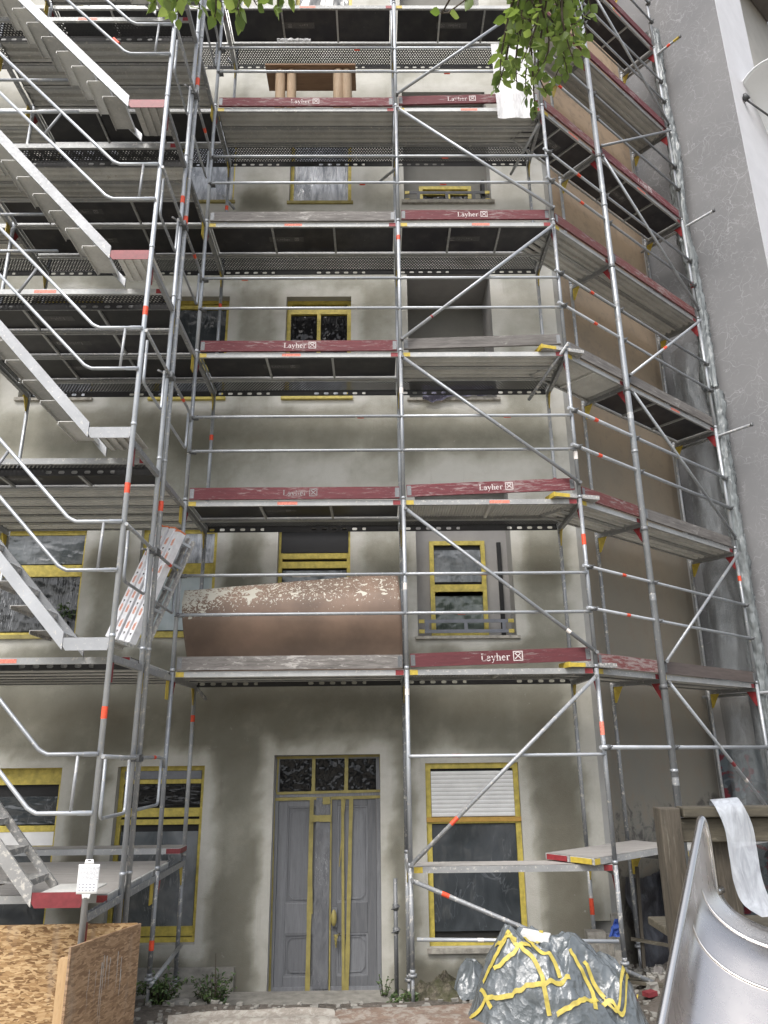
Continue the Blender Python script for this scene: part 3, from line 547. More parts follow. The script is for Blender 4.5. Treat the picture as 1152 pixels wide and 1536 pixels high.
# ------------------------------------------------------------------ neighbour
nb = thing('neighbouring_building', 'neighbouring building with grey ivy-marked gable and white front edge', 'building')
pG = Vector((5.45, 2.733, 0)); gA = pG + WN*1.45; gB = pG - WN*1.085
part('gable_wall', vwall(gA, gB, -1.8, 20, 1, .3), M['gable'], nb)
fA = gB - WN*.004 + WD*.005; W1 = fA + WD*1.35
part('front_wall', vwall(fA, W1, -1.8, 20, 1, .3), M['pale_render'], nb)
part('front_wall', vwall(W1+WD*.002, W1+WD*4, -1.8, 13.3, 1, .3), M['pale_render'], nb); part('recess_wall', vwall(W1+WN*.7, W1+WN*.7+WD*4, -1.8, 20, 1, .3), M['beige_render'], nb); part('recess_side', vwall(W1+WN*.31+WD*-.03, W1+WN*.69-WD*.03, -1.8, 20, 1, .02), M['beige_render'], nb)
SZ = atp(1152, 36, W1+WN*.7, WN).z; s0 = W1 + WD*.02; q = MB(); sA = s0-WN*.5; 
q.hexa([sA+Vector((0,0,SZ)), sA+WD*4+Vector((0,0,SZ)), s0+WN*.68+WD*4+Vector((0,0,SZ)), s0+WN*.68+Vector((0,0,SZ)), sA+Vector((0,0,SZ+.3)), sA+WD*4+Vector((0,0,SZ+.3)), s0+WN*.68+WD*4+Vector((0,0,SZ+.3)), s0+WN*.68+Vector((0,0,SZ+.3))]); part('balcony_slab', q, M['soffit_grey'], nb)
# dish
fn = -WN
dc = atp(1163, 146, gB + fn*.35, fn)
dish = thing('satellite_dish', 'white satellite dish with receiver arm on the white edge of neighbouring building', 'satellite dish')
ax = (CAM+Vector((.9,3.2,.3))-dc); ax.z += 1.4; ax.normalize(); uu = Vector((0,0,1)).cross(ax).normalized(); vv = ax.cross(uu); rD = .66
def dp(r, t): return dc + uu*(r*math.cos(t)) + vv*(r*math.sin(t)) + ax*(.32*(r/rD)**2*.45 - .12)
o = part('reflector', MB().grid(lambda u, v: dp(rD*u, v*2*math.pi), 12, 48), M['dish_white'], dish); solidify(o, .02)
part('rim', MB().tube([dp(rD, k*2*math.pi/48) for k in range(49)], .014, 8, False), M['dish_white'], dish)
lnb = atp(1120, 150, dc + ax*.52, ax); part('receiver_arm', MB().tube([lnb, dp(.64, -1.5)+ax*.0], .018, 8), M['iron_dark'], dish); part('receiver', MB().tube([lnb-(lnb-dc).normalized()*.03, lnb+Vector((-.02,-.01,.06)), lnb+Vector((-.03,-.02,.12))], [.05,.055,.03], 12), M['iron_dark'], dish)
part('mast', MB().tube([dc-ax*.12, dc-ax*.2+WN*.5], .03, 8), M['galv'], dish)

# ------------------------------------------------------------------ scaffold kit
LB, RB = 2.602, 2.118
ORD = {-1:'base', 0:'lowest', 1:'second', 2:'third', 3:'fourth', 4:'fifth', 5:'sixth', 6:'seventh', 7:'eighth', 8:'ninth'}
_mc = {}
def cached(key, fn):
    if key not in _mc: _mc[key] = fn()
    return _mc[key]
def band(parent, a, b, t0, t1, r, mat='tape_orange'):
    a = Vector(a); b = Vector(b); return part('tape_band', MB().tube([a.lerp(b, t0), a.lerp(b, t1)], r+.0012, 12, False), M[mat], parent)

def frame_thing(label, x, y, rz, W, z0, z1, extra=0., mats=('galv','galv'), bands=(), group='scaffold frames', foot=False):
    """two standards joined by a U transom under the deck, with a knee plate at each end; local +Y runs towards the wall"""
    t = thing('scaffold_frame', label, 'scaffold frame', (x, y, z0), rz, group); H = z1-z0
    zl = -extra
    for yy, mt, nm in ((0., mats[0], 'f'), (W, mats[1], 'r')):
        lo = 0.
        if foot: lo = (gz(x+(-math.sin(rz))*yy, y+math.cos(rz)*yy) - z0) - .03
        def mk(lo=lo, nm=nm):
            b = MB().tube([(0,0,lo+(.28 if foot else 0)),(0,0,H-.006)], .0242, 14)
            b.tube([(0,0,.0+(lo+.28 if foot else 0)),(0,0,.035+(lo+.28 if foot else 0))], .0275, 14)
            return b
        part('standard', mk(), M[mt], t).location = (0, yy, 0)
        if foot:
            jk = part('base_jack', MB().tube([(0,0,lo),(0,0,lo+.29)], .018, 10).tube([(0,0,lo+.25),(0,0,lo+.278)], .045, 8).box(-.07,-.07,lo+.0,.07,.07,lo+.008), M['galv_old'], t); jk.location = (0, yy, 0)
    part('transom', cached(('tr', W), lambda: MB().box(-.022,.026,-.030,.022,W-.026,-.024).box(-.022,.026,-.024,-.017,W-.026,.03).box(.017,.026,-.024,.022,W-.026,.03).mesh('transom', M['transom'])), None, t).location = (0,0,H-.075)
    kn = cached('knee', lambda: MB().quad((-.004,.026,0),(-.004,.16,0),(-.004,.13,-.05),(-.004,.05,-.20),(-.004,.026,-.20)).quad((.004,.026,0),(.004,.16,0),(.004,.13,-.05),(.004,.05,-.20),(.004,.026,-.20)).quad((-.004,.16,0),(.004,.16,0),(.004,.13,-.05),(-.004,.13,-.05)).quad((-.004,.13,-.05),(.004,.13,-.05),(.004,.05,-.2),(-.004,.05,-.2)))
    k1 = part('knee_plate', cached('kred', lambda: kn.mesh('knee_plate', M['red_paint'])), None, t, 'red knee plate'); k1.location = (0,0,H-.106)
    k2 = part('knee_plate', cached('kyel', lambda: kn.mesh('knee_plate', M['yellow_paint'])), None, t, 'yellow knee plate'); k2.location = (0,W,H-.106); k2.rotation_euler = (0,0,math.pi)
    for (yy, za, zb, mt) in bands: part('tape_band', MB().tube([(0,yy,za),(0,yy,zb)], .0256, 14, False), M[mt], t)
    return t

def plank_parts(kind, L, w):
    """meshes of one deck plank: local X along it, Y across, top at z=0"""
    def mk():
        P = []
        if kind == 'steel':
            b = MB().box(0.004,.004,-.010,L-.004,w-.004,0)
            n = 3 if w < .5 else 5
            for k in range(n):
                yc = w*(k+.5)/n; b.hexa([(.02,yc-.022,-.048),(L-.02,yc-.022,-.048),(L-.02,yc+.022,-.048),(.02,yc+.022,-.048),(.02,yc-.034,-.0105),(L-.02,yc-.034,-.0105),(L-.02,yc+.034,-.0105),(.02,yc+.034,-.0105)])
            P.append(('sheet', b, 'deck_steel'))
        elif kind == 'ply':
            P.append(('panel', MB().box(.03,.03,-.022,L-.03,w-.03,-.002), 'ply'))
            for k in (1, 2): P.append(('crossbar', MB().box(L*k/3-.014,.031,-.050,L*k/3+.014,w-.031,-.0225), 'deck_frame'))
        elif kind == 'ribbed':
            b = MB().box(.004,.004,-.010,L-.004,w-.004,0); n = int(L/.034)
            for k in range(n):
                xc = .03+(L-.06)*(k+.5)/n; b.hexa([(xc-.006,.03,-.024),(xc+.006,.03,-.024),(xc+.006,w-.03,-.024),(xc-.006,w-.03,-.024),(xc-.012,.03,-.0105),(xc+.012,.03,-.0105),(xc+.012,w-.03,-.0105),(xc-.012,w-.03,-.0105)])
            b.box(L*.5-.02,.031,-.052,L*.5+.02,w-.031,-.026); P.append(('sheet', b, 'deck_steel'))
        elif kind == 'perf':
            P.append(('sheet', MB().box(.004,.006,-.008,L-.004,w-.006,-.002), 'perf_sheet'))
            b = MB().box(.0,w-.0035,-.088,L,w,-.0); P.append(('slotted_flange', b, 'slot_flange'))
        h = .062
        b = MB().box(0,0,-h,L,.006,.0005)
        b.box(0.001,.0065,-h,L-.001,.03,-h+.004)
        if kind != 'perf': b.box(0,w-.006,-h,L,w,.0005).box(0.001,w-.03,-h,L-.001,w-.0065,-h+.004)
        for xx in (.006, L-.012): b.box(xx,.0065,-h+.005,xx+.006,w-.0065,-.0105 if kind != 'ply' else -.003)
        P.append(('side_frame', b, 'deck_frame'))
        return [(n, q.mesh(n, M[mt])) for n, q, mt in P]
    return cached(('pl', kind, round(L,3), round(w,3)), mk)

def plank(kind, label, cat, loc, rz, L, w, marks=False, logo=0, group='scaffold deck planks', sticker=True, flip=False):
    t = thing('deck_plank', label, cat, loc, rz, group)
    for n, me in plank_parts(kind, L, w): part(n, me, None, t)
    if marks:
        part('end_mark', cached('emy', lambda: MB().box(0,-.0025,-.060,.09,-.0005,-.004).mesh('end_mark', M['yellow_paint'])), None, t, 'yellow end mark').location = (.004,0,0)
        part('end_mark', cached('emr', lambda: MB().box(0,-.0025,-.060,.09,-.0005,-.004).mesh('end_mark', M['red_paint'])), None, t, 'red end mark').location = (L-.094,0,0)
        if sticker and (int(loc[2]*3+loc[0]*7) % 5) not in (1, 3):
            r = random.Random(int(L*1000)+int(loc[2]*77)+int(loc[0]*10)); part('sticker', cached('stk', lambda: MB().box(0,-.0025,-.050,.24,-.0005,-.012).mesh('sticker', M['tape_faded'])), None, t).location = (L*r.uniform(.40,.5),0,0)
    if logo and kind in ('ply', 'steel'):
        s = -1 if logo < 0 else 1
        lb = part('deck_label', cached('lbl', lambda: MB().box(-.24,-.05,-.0008,.24,.05,.0006).mesh('deck_label', M['label_dark'])), None, t)
        lb.location = (L*(.40 if logo > 0 else .43), w*.50, -.0237); lb.rotation_euler = (math.pi, 0, 0 if s > 0 else math.pi)
        # the label faces down: its writing sits just under it
        tx = part('lettering', serif_mesh(.07, 'letter_pale'), None, lb); tx.location = (-.04,-.022,.0018)
        em = part('emblem', cached('em_p', lambda: emblem(.058).mesh('emblem', M['letter_pale'])), None, lb); em.location = (.115,-.026,.0018)
    return t

def toe_board(label, a, b, mat, logo=None, tilt=0, h=.15, group='toe boards along the deck edges', th=.03):
    """a plank on edge from a to b; local X along, Z up"""
    a = Vector(a); b = Vector(b); d = b-a; L = d.length; rz = math.atan2(d.y, d.x); ry = -math.asin(d.z/L)
    t = thing('toe_board', label, 'toe board', a, 0, group); t.rotation_euler = (0, ry, rz)
    bd = MB(); n = 14; r = random.Random(int(L*977)+int(a.z*13)+int(a.x*31))
    bd.grid(lambda u, v: (L*u, -th/2, h*v + (.0025*noise.noise(Vector((u*9+a.z, 2*v, a.x))) if 0 < v else 0)), n, 3, False); 
    bd.box(.0,-th/2+.001,.001,L,th/2,h-.003)
    part('board', bd, M[mat], t)
    fit = cached(('fit', th, h), lambda: MB().box(0,-th/2-.003,.015,.05,-th/2-.0006,h-.015).mesh('end_fitting', M['galv_dark']))
    part('end_fitting', fit, None, t).location = (.004,0,0); part('end_fitting', fit, None, t).location = (L-.054,0,0)
    if logo is not None:
        fx, mt, hh = logo; tx = part('lettering', serif_mesh(hh, mt), None, t); tx.location = (L*fx, -th/2-.0022, h*.5-hh*.33); tx.rotation_euler = (math.pi/2,0,0)
        em = part('emblem', cached(('em', mt, hh), lambda: emblem(hh*.95).mesh('emblem', M[mt])), None, t); em.location = (L*fx+hh*1.75, -th/2-.0022, h*.5-hh*.42); em.rotation_euler = (math.pi/2,0,0)
    return t

def rail(name, label, cat, pts, r, mat='galv', group=None, bands=(), coup=()):
    pts = [Vector(p) for p in pts]; o0 = pts[0]
    o = solo(name, MB().tube([p-o0 for p in pts], r, 12), M[mat], label, cat, group, o0)
    for t0, t1, mt in bands: band(o, pts[0]-o0, pts[-1]-o0, t0, t1, r, mt)
    for t in coup:
        p = (pts[0]-o0).lerp(pts[-1]-o0, t); d = (pts[-1]-pts[0]).normalized(); q = d.orthogonal().normalized()
        c = MB().tube([p-d*.03, p+d*.03], r+.009, 10).box(p.x-.035,p.y-.02,p.z-.012,p.x-.02+.06,p.y+.055,p.z+.012).tube([p+Vector((-.05,-.03,-.02)), p+Vector((.05,-.035,.015))], .007, 6)
        part('coupler', c, M['galv_dark'], o)
    return o

FB = {0:'stair bay', 1:'door bay', 2:'shutter bay'}
# --- main frames
random.seed(11)
cols = [(-2*LB, 'at the far left end of the stair bay'), (-LB, 'between stair bay and door bay'), (0., 'between door and shuttered window'), (RB, 'at the facade corner')]
for ci, (x, nm) in enumerate(cols):
    for k in range(0, 8):
        z0 = 2*(k-1); z1 = 2*k
        if ci == 0 and k < 1: pass
        foot = k == 0
        mats = ('galv' if k else 'galv_old', 'galv_old' if k < 3 or ci == 3 else 'galv')
        bands = []
        if ci == 1: bands = {0:[(0,-.38,-.29,'tape_orange')], 1:[(1.083,1.5,1.58,'tape_orange')], 2:[(1.083,.42,.50,'tape_orange')], 3:[(1.083,1.25,1.33,'tape_orange')], 4:[(1.083,1.35,1.43,'tape_orange')], 5:[(1.083,1.1,1.18,'tape_orange')]}.get(k, [])
        if ci == 2: bands = {1:[(0,1.72,1.79,'tape_white')], 2:[(0,.9,.98,'tape_white')], 3:[(0,1.4,1.48,'tape_white')], 4:[(0,1.7,1.77,'tape_orange')]}.get(k, [])
        if ci == 3: bands = {0:[(1.083,-.28-1.55+1.0+.35,-.28-1.55+1.0+.50,'tape_orange')], 1:[(0,1.28,1.42,'tape_faded')], 2:[(0,1.42,1.55,'tape_orange')], 3:[(0,.5,.6,'tape_white'),(1.083,.55,.66,'red_paint')], 4:[(1.083,.2,.3,'tape_faded')]}.get(k, [])
        if foot: bands = [(yy, 1.2+za if False else za+2.0-.35, zb+2.0-.35, mt) for yy, za, zb, mt in bands if ci != 3] or ([(1.083, 1.33, 1.50, 'tape_orange')] if ci == 3 else [])
        frame_thing('%s frame %s, under the %s deck' % ('footed' if foot else 'galvanised', nm, ORD[k]), x, 0, 0, 1.083, z0, z1, 0, mats, bands, 'frames of the facade scaffold', foot)
# --- side wing frames
RZ = math.atan2(WD.y, WD.x); TM, TE = 1.38, 3.87
S0 = Vector((RB-.012, .0, 0))
def SP(t, o_=0, z=0): return S0 + WD*t + WN*o_ + Vector((0,0,z))
for t_, nm in ((TM, 'halfway along the angled wing'), (TE, 'at the wrapped far end of the angled wing')):
    for k in range(0, 9 if t_ == TE else 8):
        p = SP(t_); foot = k == 0
        bd = [(0,1.5,1.58,'tape_orange')] if (t_ == TE and k == 2) else ([(0,.6,.72,'red_paint')] if k == 5 else [])
        frame_thing('%s narrow frame %s, under the %s deck' % ('footed' if foot else 'galvanised', nm, ORD[k]), p.x, p.y, RZ, .73, 2*(k-1), 2*k, 0, ('galv','galv_old'), bd, 'frames of the angled wing', foot)
# thick pole standing in front of the middle wing frame
pp = SP(TM) + Vector((-.354,-.935,0))*.088
o = solo('scaffold_pole', MB().tube([(0,0,gz(pp.x,pp.y)-.02),(0,0,14.6)], .041, 18).tube([(0,0,.86),(0,0,.9)], .046, 18).tube([(0,0,4.9),(0,0,4.94)], .046, 18).tube([(0,0,8.9),(0,0,8.94)], .046, 18).tube([(0,0,3.1),(0,0,3.14)], .041, 18), M['galv_pole'], 'tall thick galvanised pole in front of the angled wing, tallest of all tubes', 'scaffold pole', None, (pp.x, pp.y, 0))
for z in (.72, 2.9, 5.4, 6.9, 7.15, 9.2): part('tape_band', MB().tube([(0,0,z),(0,0,z+.09)], .0422, 16, False), M['galv_old'], o)
for z in (1.95, 3.95, 5.95, 7.95, 9.95, 11.95): part('coupler', MB().tube([(0,0,z-.14),(0,0,z-.08)], .045, 12).box(-.03,.0,z-.135,.04,.085,z-.085), M['galv_dark'], o)

# --- stair tower standards (front) and the doubled inner standard
TX = -LB - .02
def standard(x, y, z0, z1, label, mat='galv', bands=()):
    b = MB().tube([(0,0,z0),(0,0,z1)], .0245, 14)
    for k in range(0, 9):
        if z0 < 2*k+.12 < z1: b.tube([(0,0,2*k+.10),(0,0,2*k+.13)], .028, 14)
    o = solo('standard', b, M[mat], label, 'scaffold standard', None, (x, y, 0))
    for za, zb, mt in bands: part('tape_band', MB().tube([(0,0,za),(0,0,zb)], .0257, 14, False), M[mt], o)
    part('base_jack', MB().tube([(0,0,z0-.02),(0,0,z0+.25)], .031, 12), M['galv_old'], o)
    return o
YO = -1.93
standard(TX, YO, -1.2, 13, 'outermost stair tower standard, leaning past the paper notice', 'galv', ((1.42,1.52,'tape_orange'),(3.42,3.52,'tape_orange'),(5.30,5.40,'tape_orange')))
standard(TX+.0, -1.06, -1.2, 13, 'inner stair tower standard, outer tube of the doubled pair', 'galv', ((7.4,7.5,'tape_orange'),))
standard(TX+.035, -.985, -1.2, 13, 'inner stair tower standard, inner tube of the doubled pair', 'galv_old', ((3.55,3.66,'tape_orange'),(9.3,9.42,'tape_orange'),(7.15,7.27,'tape_orange')))
standard(-2*LB-.02, YO, -1.2, 13, 'outermost standard at the far left end of the stair tower'); standard(-2*LB-.02, -1.0, -1.2, 13, 'inner standard at the far left end of the stair tower')
for k in range(0, 7):
    for xi, x in enumerate((TX, -2*LB-.02)):
        nm = 'right' if xi == 0 else 'far left'
        b = MB().box(-.022,.03,-.085,.022,-.98-YO-.06-.0,-.03) if False else MB()
        for (ya, yb) in ((YO+.027, -1.09), (-.955, -.03)):
            b.box(-.022,ya,-.105,.022,yb,-.098).box(-.022,ya,-.0975,-.017,yb,-.045).box(.017,ya,-.0975,.022,yb,-.045)
        o = solo('transom', b, M['transom'] if k else M['galv_old'], '%s stair tower transom carrying the %s deck from outer standard to facade' % (nm, ORD[k]), 'transom', 'transoms of the stair tower', (x, 0, 2*k))
        kn = cached('kn2', lambda: MB().box(-.005,0,-.2,.005,.10,0).mesh('knee_plate', M['yellow_paint'])); kr = cached('kn3', lambda: MB().box(-.005,0,-.17,.005,.07,0).mesh('knee_plate', M['red_dull']))
        part('knee_plate', kn, None, o, 'yellow knee plate').location = (0,-.955,-.106); part('knee_plate', kr, None, o, 'red knee plate').location = (0,YO+.03,-.106); part('knee_plate', kn, None, o, 'yellow knee plate').location = (0,-.135,-.106)

# --- decks of the facade
def deckrow(bay, x0, L, k, spec, y_marks=0):
    z = 2*k; n = 0
    for idx, (kind, y, w, logo) in enumerate(spec):
        pos = ['front', 'second', 'third', 'fourth', 'fifth', 'sixth', 'seventh', 'eighth'][idx]
        kn = {'steel':'ribbed grey steel plank', 'ply':'dark plywood plank', 'perf':'perforated plank', 'ribbed':'finely ribbed plank'}[kind]
        plank(kind, '%s, %s from the front, %s deck of %s' % (kn, pos if idx else 'outermost', ORD[k], bay), 'deck plank', (x0, y, z), 0, L, w, marks=(idx == 0 and y_marks), logo=logo, group='deck planks of the %s' % bay)
PLY = lambda lg: [('ply', .02, .62, lg), ('perf', .655, .40, 0)]
STE = [('steel', .02, .31, 0), ('steel', .335, .31, 0), ('perf', .655, .40, 0)]
RIB = [('ribbed', .02, .62, 0), ('perf', .655, .40, 0)]
for k, sL, sR in ((1, STE, RIB), (2, PLY(1), RIB), (3, PLY(1), STE), (4, PLY(1), PLY(-1)), (5, STE, STE), (6, PLY(-1), PLY(-1))):
    deckrow('door bay', -LB+.03, LB-.06, k, sL, True); deckrow('shutter bay', .03, RB-.06, k, sR, True)
P_ = lambda y0: ('perf', y0, .27, 0)
STB = {0: [('steel',-1.37,.31,0),('steel',-1.05,.31,0),('steel',-.73,.31,0),('steel',-.41,.31,0),('steel',-.09,.31,0),('steel',.23,.31,0)],
  1: [P_(-1.37)] + [('steel', -1.08+.32*i, .31, 0) for i in range(6)],
  2: [P_(-1.37), ('ply',-1.08,.47,1)] + [('steel', -.59+.32*i, .31, 0) for i in range(5)],
  3: [P_(-1.37), ('ply',-1.08,.50,-1), ('ply',-.56,.56,-1), ('ply',.03,.62,-1), ('perf',.68,.38,0)],
  4: [P_(-1.37), ('steel',-1.08,.28,0), ('steel',-.79,.28,0), ('ply',-.49,.50,1), ('ply',.03,.62,1), ('perf',.68,.38,0)],
  5: [P_(-1.37)] + [('steel', -1.08+.355*i, .345, 0) for i in range(3)] + [('ply',.03,.62,0), ('perf',.68,.38,0)],
  6: [P_(-1.37)] + [('steel', -1.08+.355*i, .345, 0) for i in range(3)] + [('ply',.03,.62,1), ('perf',.68,.38,0)]}
for k, sp_ in STB.items(): deckrow('stair bay', -2*LB+.03, LB-.06, k, sp_, True)
for k in (4, 5, 6): deckrow('outer left bay', -3*LB+.03, LB-.06, k, [('steel', .02, .31, 0), ('steel', .335, .31, 0), ('perf', .655, .40, 0)])
# side wing decks
def wing(bay, t0, L, k, spec, dz=0.):
    for idx, (kind, o_, w_, logo) in enumerate(spec):
        kn = {'steel':'ribbed grey steel plank', 'ply':'dark plywood plank', 'ribbed':'finely ribbed plank'}[kind]
        plank(kind, '%s, %s one, %s deck of the %s' % (kn, ['front', 'rear'][idx] if len(spec) > 1 else 'only', ORD[k], bay), 'deck plank', SP(t0, o_, 2*k+dz), RZ, L, w_, marks=idx == 0, logo=logo, group='deck planks of the %s' % bay, sticker=(k % 2 == 1))
ST2 = [('steel', .02, .31, 0), ('steel', .335, .31, 0)]; PL1 = lambda lg: [('ply', .02, .63, lg)]; RB1 = [('ribbed', .02, .63, 0)]
for k, near, far in ((0, ST2, ST2), (1, ST2, ST2), (2, ST2, ST2), (3, RB1, PL1(1)), (4, ST2, ST2), (5, PL1(1), PL1(1)), (6, ST2, ST2), (7, PL1(1), PL1(1))):
    wing('narrow corner bay', -.30 if k == 0 else .08, (TM+.27) if k == 0 else TM-.11, k, near, .075 if k == 0 else .0); wing('angled far bay', TM+.03, TE-TM-.06, k, far)
# coloured plank ends poking over the corner
for k in (1, 2, 3):
    p = SP(-.12, .06, 2*k+.055); o = thing('short_plank', 'short plank with yellow metal end laid across the corner on the %s deck' % ORD[k], 'plank', p, RZ-.42, 'plank ends at the facade corner')
    part('plank_body', MB().box(-.16,0,-.05,.42,.22,0), M['alu_dust'], o); part('end_cap', MB().box(-.19,-.004,-.054,-.1605,.224,.003).box(-.16,-.0035,-.05,.02,-.0005,-.004), M['yellow_paint'], o)
# --- toe boards
zt = .012
def TB(k, bay, mat, desc, logo=None, tilt=0., lift=0.):
    xa, xb = ((-LB+.045, -.045), (.045, RB-.05))[bay-1]
    toe_board('%s on the %s deck of the %s' % (desc, ORD[k], FB[bay]), (xa, .005, 2*k+zt+lift), (xb, .005, 2*k+zt+lift+tilt), mat, logo)
TB(1, 1, 'toe_grey', 'weathered grey toe board'); TB(2, 1, 'toe_red', 'scuffed red toe board with faint lettering', (.50, 'letter_pale', .10)); TB(3, 1, 'toe_red', 'red toe board with white lettering', (.48, 'letter_white', .10)); TB(4, 1, 'toe_grey', 'bleached grey toe board'); TB(5, 1, 'toe_red', 'red toe board with half worn lettering', (.47, 'letter_white', .10))
TB(1, 2, 'toe_red', 'bright red toe board with crisp white lettering', (.47, 'letter_white', .115), .055, .01); TB(2, 2, 'toe_red', 'red toe board tilted upwards, lettering mostly worn', (.50, 'letter_white', .10), .075, .02); TB(3, 2, 'toe_grey', 'grey wooden toe board tilted upwards', None, .06, .02); TB(4, 2, 'toe_red', 'dull red toe board with worn white lettering', (.45, 'letter_white', .10), .0, .02); TB(5, 2, 'toe_red', 'red toe board tilted slightly with lettering', (.42, 'letter_white', .10), .06, .02)
for k, (mn, mf, dn, df) in {1:('toe_redbrown','toe_dark','red brown','dark brown'), 2:('toe_redbrown','toe_grey','worn red brown','grey brown'), 3:('toe_grey','toe_grey','grey pink','grey weathered'), 4:('toe_redbrown','toe_redbrown','faded red','worn brown'), 5:('toe_redbrown','toe_red','worn dark red','lettered bright red'), 6:('toe_red','toe_red','plain dark red','long plain red'), 7:('toe_red','toe_red','plain red','topmost red')}.items():
    toe_board('%s toe board along the %s deck of the narrow corner bay' % (dn, ORD[k]), SP(.06, -.0, 2*k+zt), SP(TM-.05, 0, 2*k+zt), mn); toe_board('%s toe board along the %s deck of the angled far bay' % (df, ORD[k]), SP(TM+.05, 0, 2*k+zt), SP(TE-.05, 0, 2*k+zt), mf, (.5, 'letter_white', .10) if k == 5 else None)
# --- guard rails
rb = {(1,1,0):[(.50,.58,'tape_white')], (1,1,1):[(.2,.23,'tape_white')], (2,1,0):[(.79,.82,'tape_orange')], (3,1,0):[(.20,.23,'tape_faded')], (4,1,1):[(.80,.83,'tape_orange')], (5,1,0):[(.77,.80,'tape_orange')], (1,2,0):[(.41,.45,'tape_faded')], (1,2,1):[(.28,.32,'tape_orange')], (2,2,0):[(.60,.64,'tape_orange')], (4,2,0):[(.30,.34,'tape_orange')], (4,2,1):[(.28,.32,'tape_orange')], (5,2,1):[(.34,.38,'tape_orange')], (0,2,0):[(.22,.27,'tape_orange')]}
for k in range(0, 6):
    for bay, xa, xb in ((1, -LB, 0.), (2, 0., RB)):
        if k == 0 and bay == 1: continue
        for j, (h, wd) in enumerate(((1.08, 'upper'), (.625, 'lower'))):
            if k == 0 and j == 1: continue
            hz = 2*k+h; yr = -.032
            rail('guard_rail', '%s guard rail across the %s over the %s deck' % (wd, FB[bay], ORD[k]), 'guard rail', [(xa+.006, yr+.02, hz), (xa+.05, yr, hz), (xb-.05, yr, hz), (xb-.006, yr+.02, hz)], .0185, 'galv', 'guard rails of the facade scaffold', rb.get((k, bay, j), ()), (.012,) if bay == 1 else ())
rail('base_ledger', 'short tube tying the front and rear feet of the left frame near the ground', 'scaffold tube', [(-LB+.03,-.05,-1.02), (-LB+.03,1.12,-.93)], .022, 'galv_old')
rail('base_rail', 'long horizontal tube close to the ground under the shuttered window', 'scaffold tube', [(.05,-.03,-.66), (RB-.05,-.03,-.70)], .0185, 'galv', None, ((.30,.33,'tape_white'),(.44,.50,'tape_white')))
for k in range(0, 8):
    for j, (h, wd) in enumerate(((1.13, 'upper'), (.64, 'lower'))):
        if k == 0 and j == 1: continue
        a = SP(-.10, -.045, 2*k+h+.02); b = SP(TE+.03, -.045, 2*k+h)
        rail('wing_rail', '%s guard tube along the angled wing over the %s deck' % (wd, ORD[k]), 'guard rail', [a, b], .0185 if not (k in (0, 2)) else .023, 'galv', 'guard tubes of the angled wing', ((.19,.21,'tape_orange'),) if k in (1, 3, 4) else (((.13,.15,'tape_orange'),) if k in (2, 5) else ()), (.03, .37, .985))
# --- diagonal braces
def brace(label, a, b, bands=(), mat='galv', r=.0212):
    o = rail('diagonal_brace', label, 'diagonal brace', [a, b], r, mat, 'diagonal braces', bands); a = Vector(a); d = (Vector(b)-a); 
    for p in (Vector((0,0,0)), d): part('brace_clip', MB().tube([p+Vector((-.0,-.03,0)), p+Vector((0,.035,0))], .02, 8), M['galv_dark'], o)
yb_ = -.075
brace('brace rising right from beside the door to the second deck of the shutter bay', (.01,yb_,.03), (RB-.03,yb_,1.90), ((.20,.235,'tape_orange'),), 'galv_old')
brace('brace falling right, second deck to third deck post line of the shutter bay', (.02,yb_,3.86), (RB-.0,yb_,2.16), ((.85,.87,'tape_white'),))
brace('brace falling right under the fourth deck of the shutter bay', (.02,yb_,5.88), (RB,yb_,4.17)); brace('brace rising right under the fifth deck of the shutter bay', (.02,yb_,6.14), (RB-.02,yb_,7.88), ((.18,.19,'red_paint'),))
brace('brace falling right under the sixth deck of the shutter bay', (.02,yb_,9.90), (RB,yb_,8.16)); brace('brace rising right above the sixth deck, topmost in the shutter bay', (.02,yb_,10.16), (RB-.02,yb_,11.95))
brace('low brace sloping from the middle post down to the ground by the slide', (.01,yb_,-.12), (2.48,yb_-.02,-1.10), ((.12,.15,'tape_orange'),), 'galv_old', .023)
for (ta, za, tb, zb, nm, bd) in ((TM,13.9,TE,12.1,'below the topmost deck',()),(TM,10.1,TE,11.95,'rising to the seventh deck',()),(TM,9.9,TE,8.15,'falling from the sixth deck',()),(TM,6.1,TE,7.95,'rising to the fifth deck',((.42,.46,'tape_orange'),)),(TM,5.85,TE,4.15,'falling from the fourth deck',()),(TM,2.15,TE,3.92,'rising to the third deck',()),(TM,1.9,TE,.1,'falling from the second deck to the base',((.52,.55,'red_paint'),(.64,.66,'tape_white')))):
    brace('brace in the angled far bay, %s' % nm, SP(ta+.03,-.06,za), SP(tb-.02,-.06,zb), bd)
# protruding putlog tubes
for k, out in ((1, .75), (3, .55), (5, .55), (7, .5)):
    a = SP(TE+.045, .85, 2*k-.14); b = SP(TE+.045, -out, 2*k-.12); o = rail('putlog_tube', 'tube sticking out past the wrapped end post under the %s deck' % ORD[k], 'scaffold tube', [a, b], .023, 'galv_old', 'protruding tubes at the wing end', ((.80,.85,'tape_orange'),(.90,.995,'yellow_paint')) if k == 7 else ())
    part('coupler', MB().tube([(b-a)*.985, (b-a)*1.0+Vector((.01,-.01,0))], .03, 10), M['galv_dark'], o)
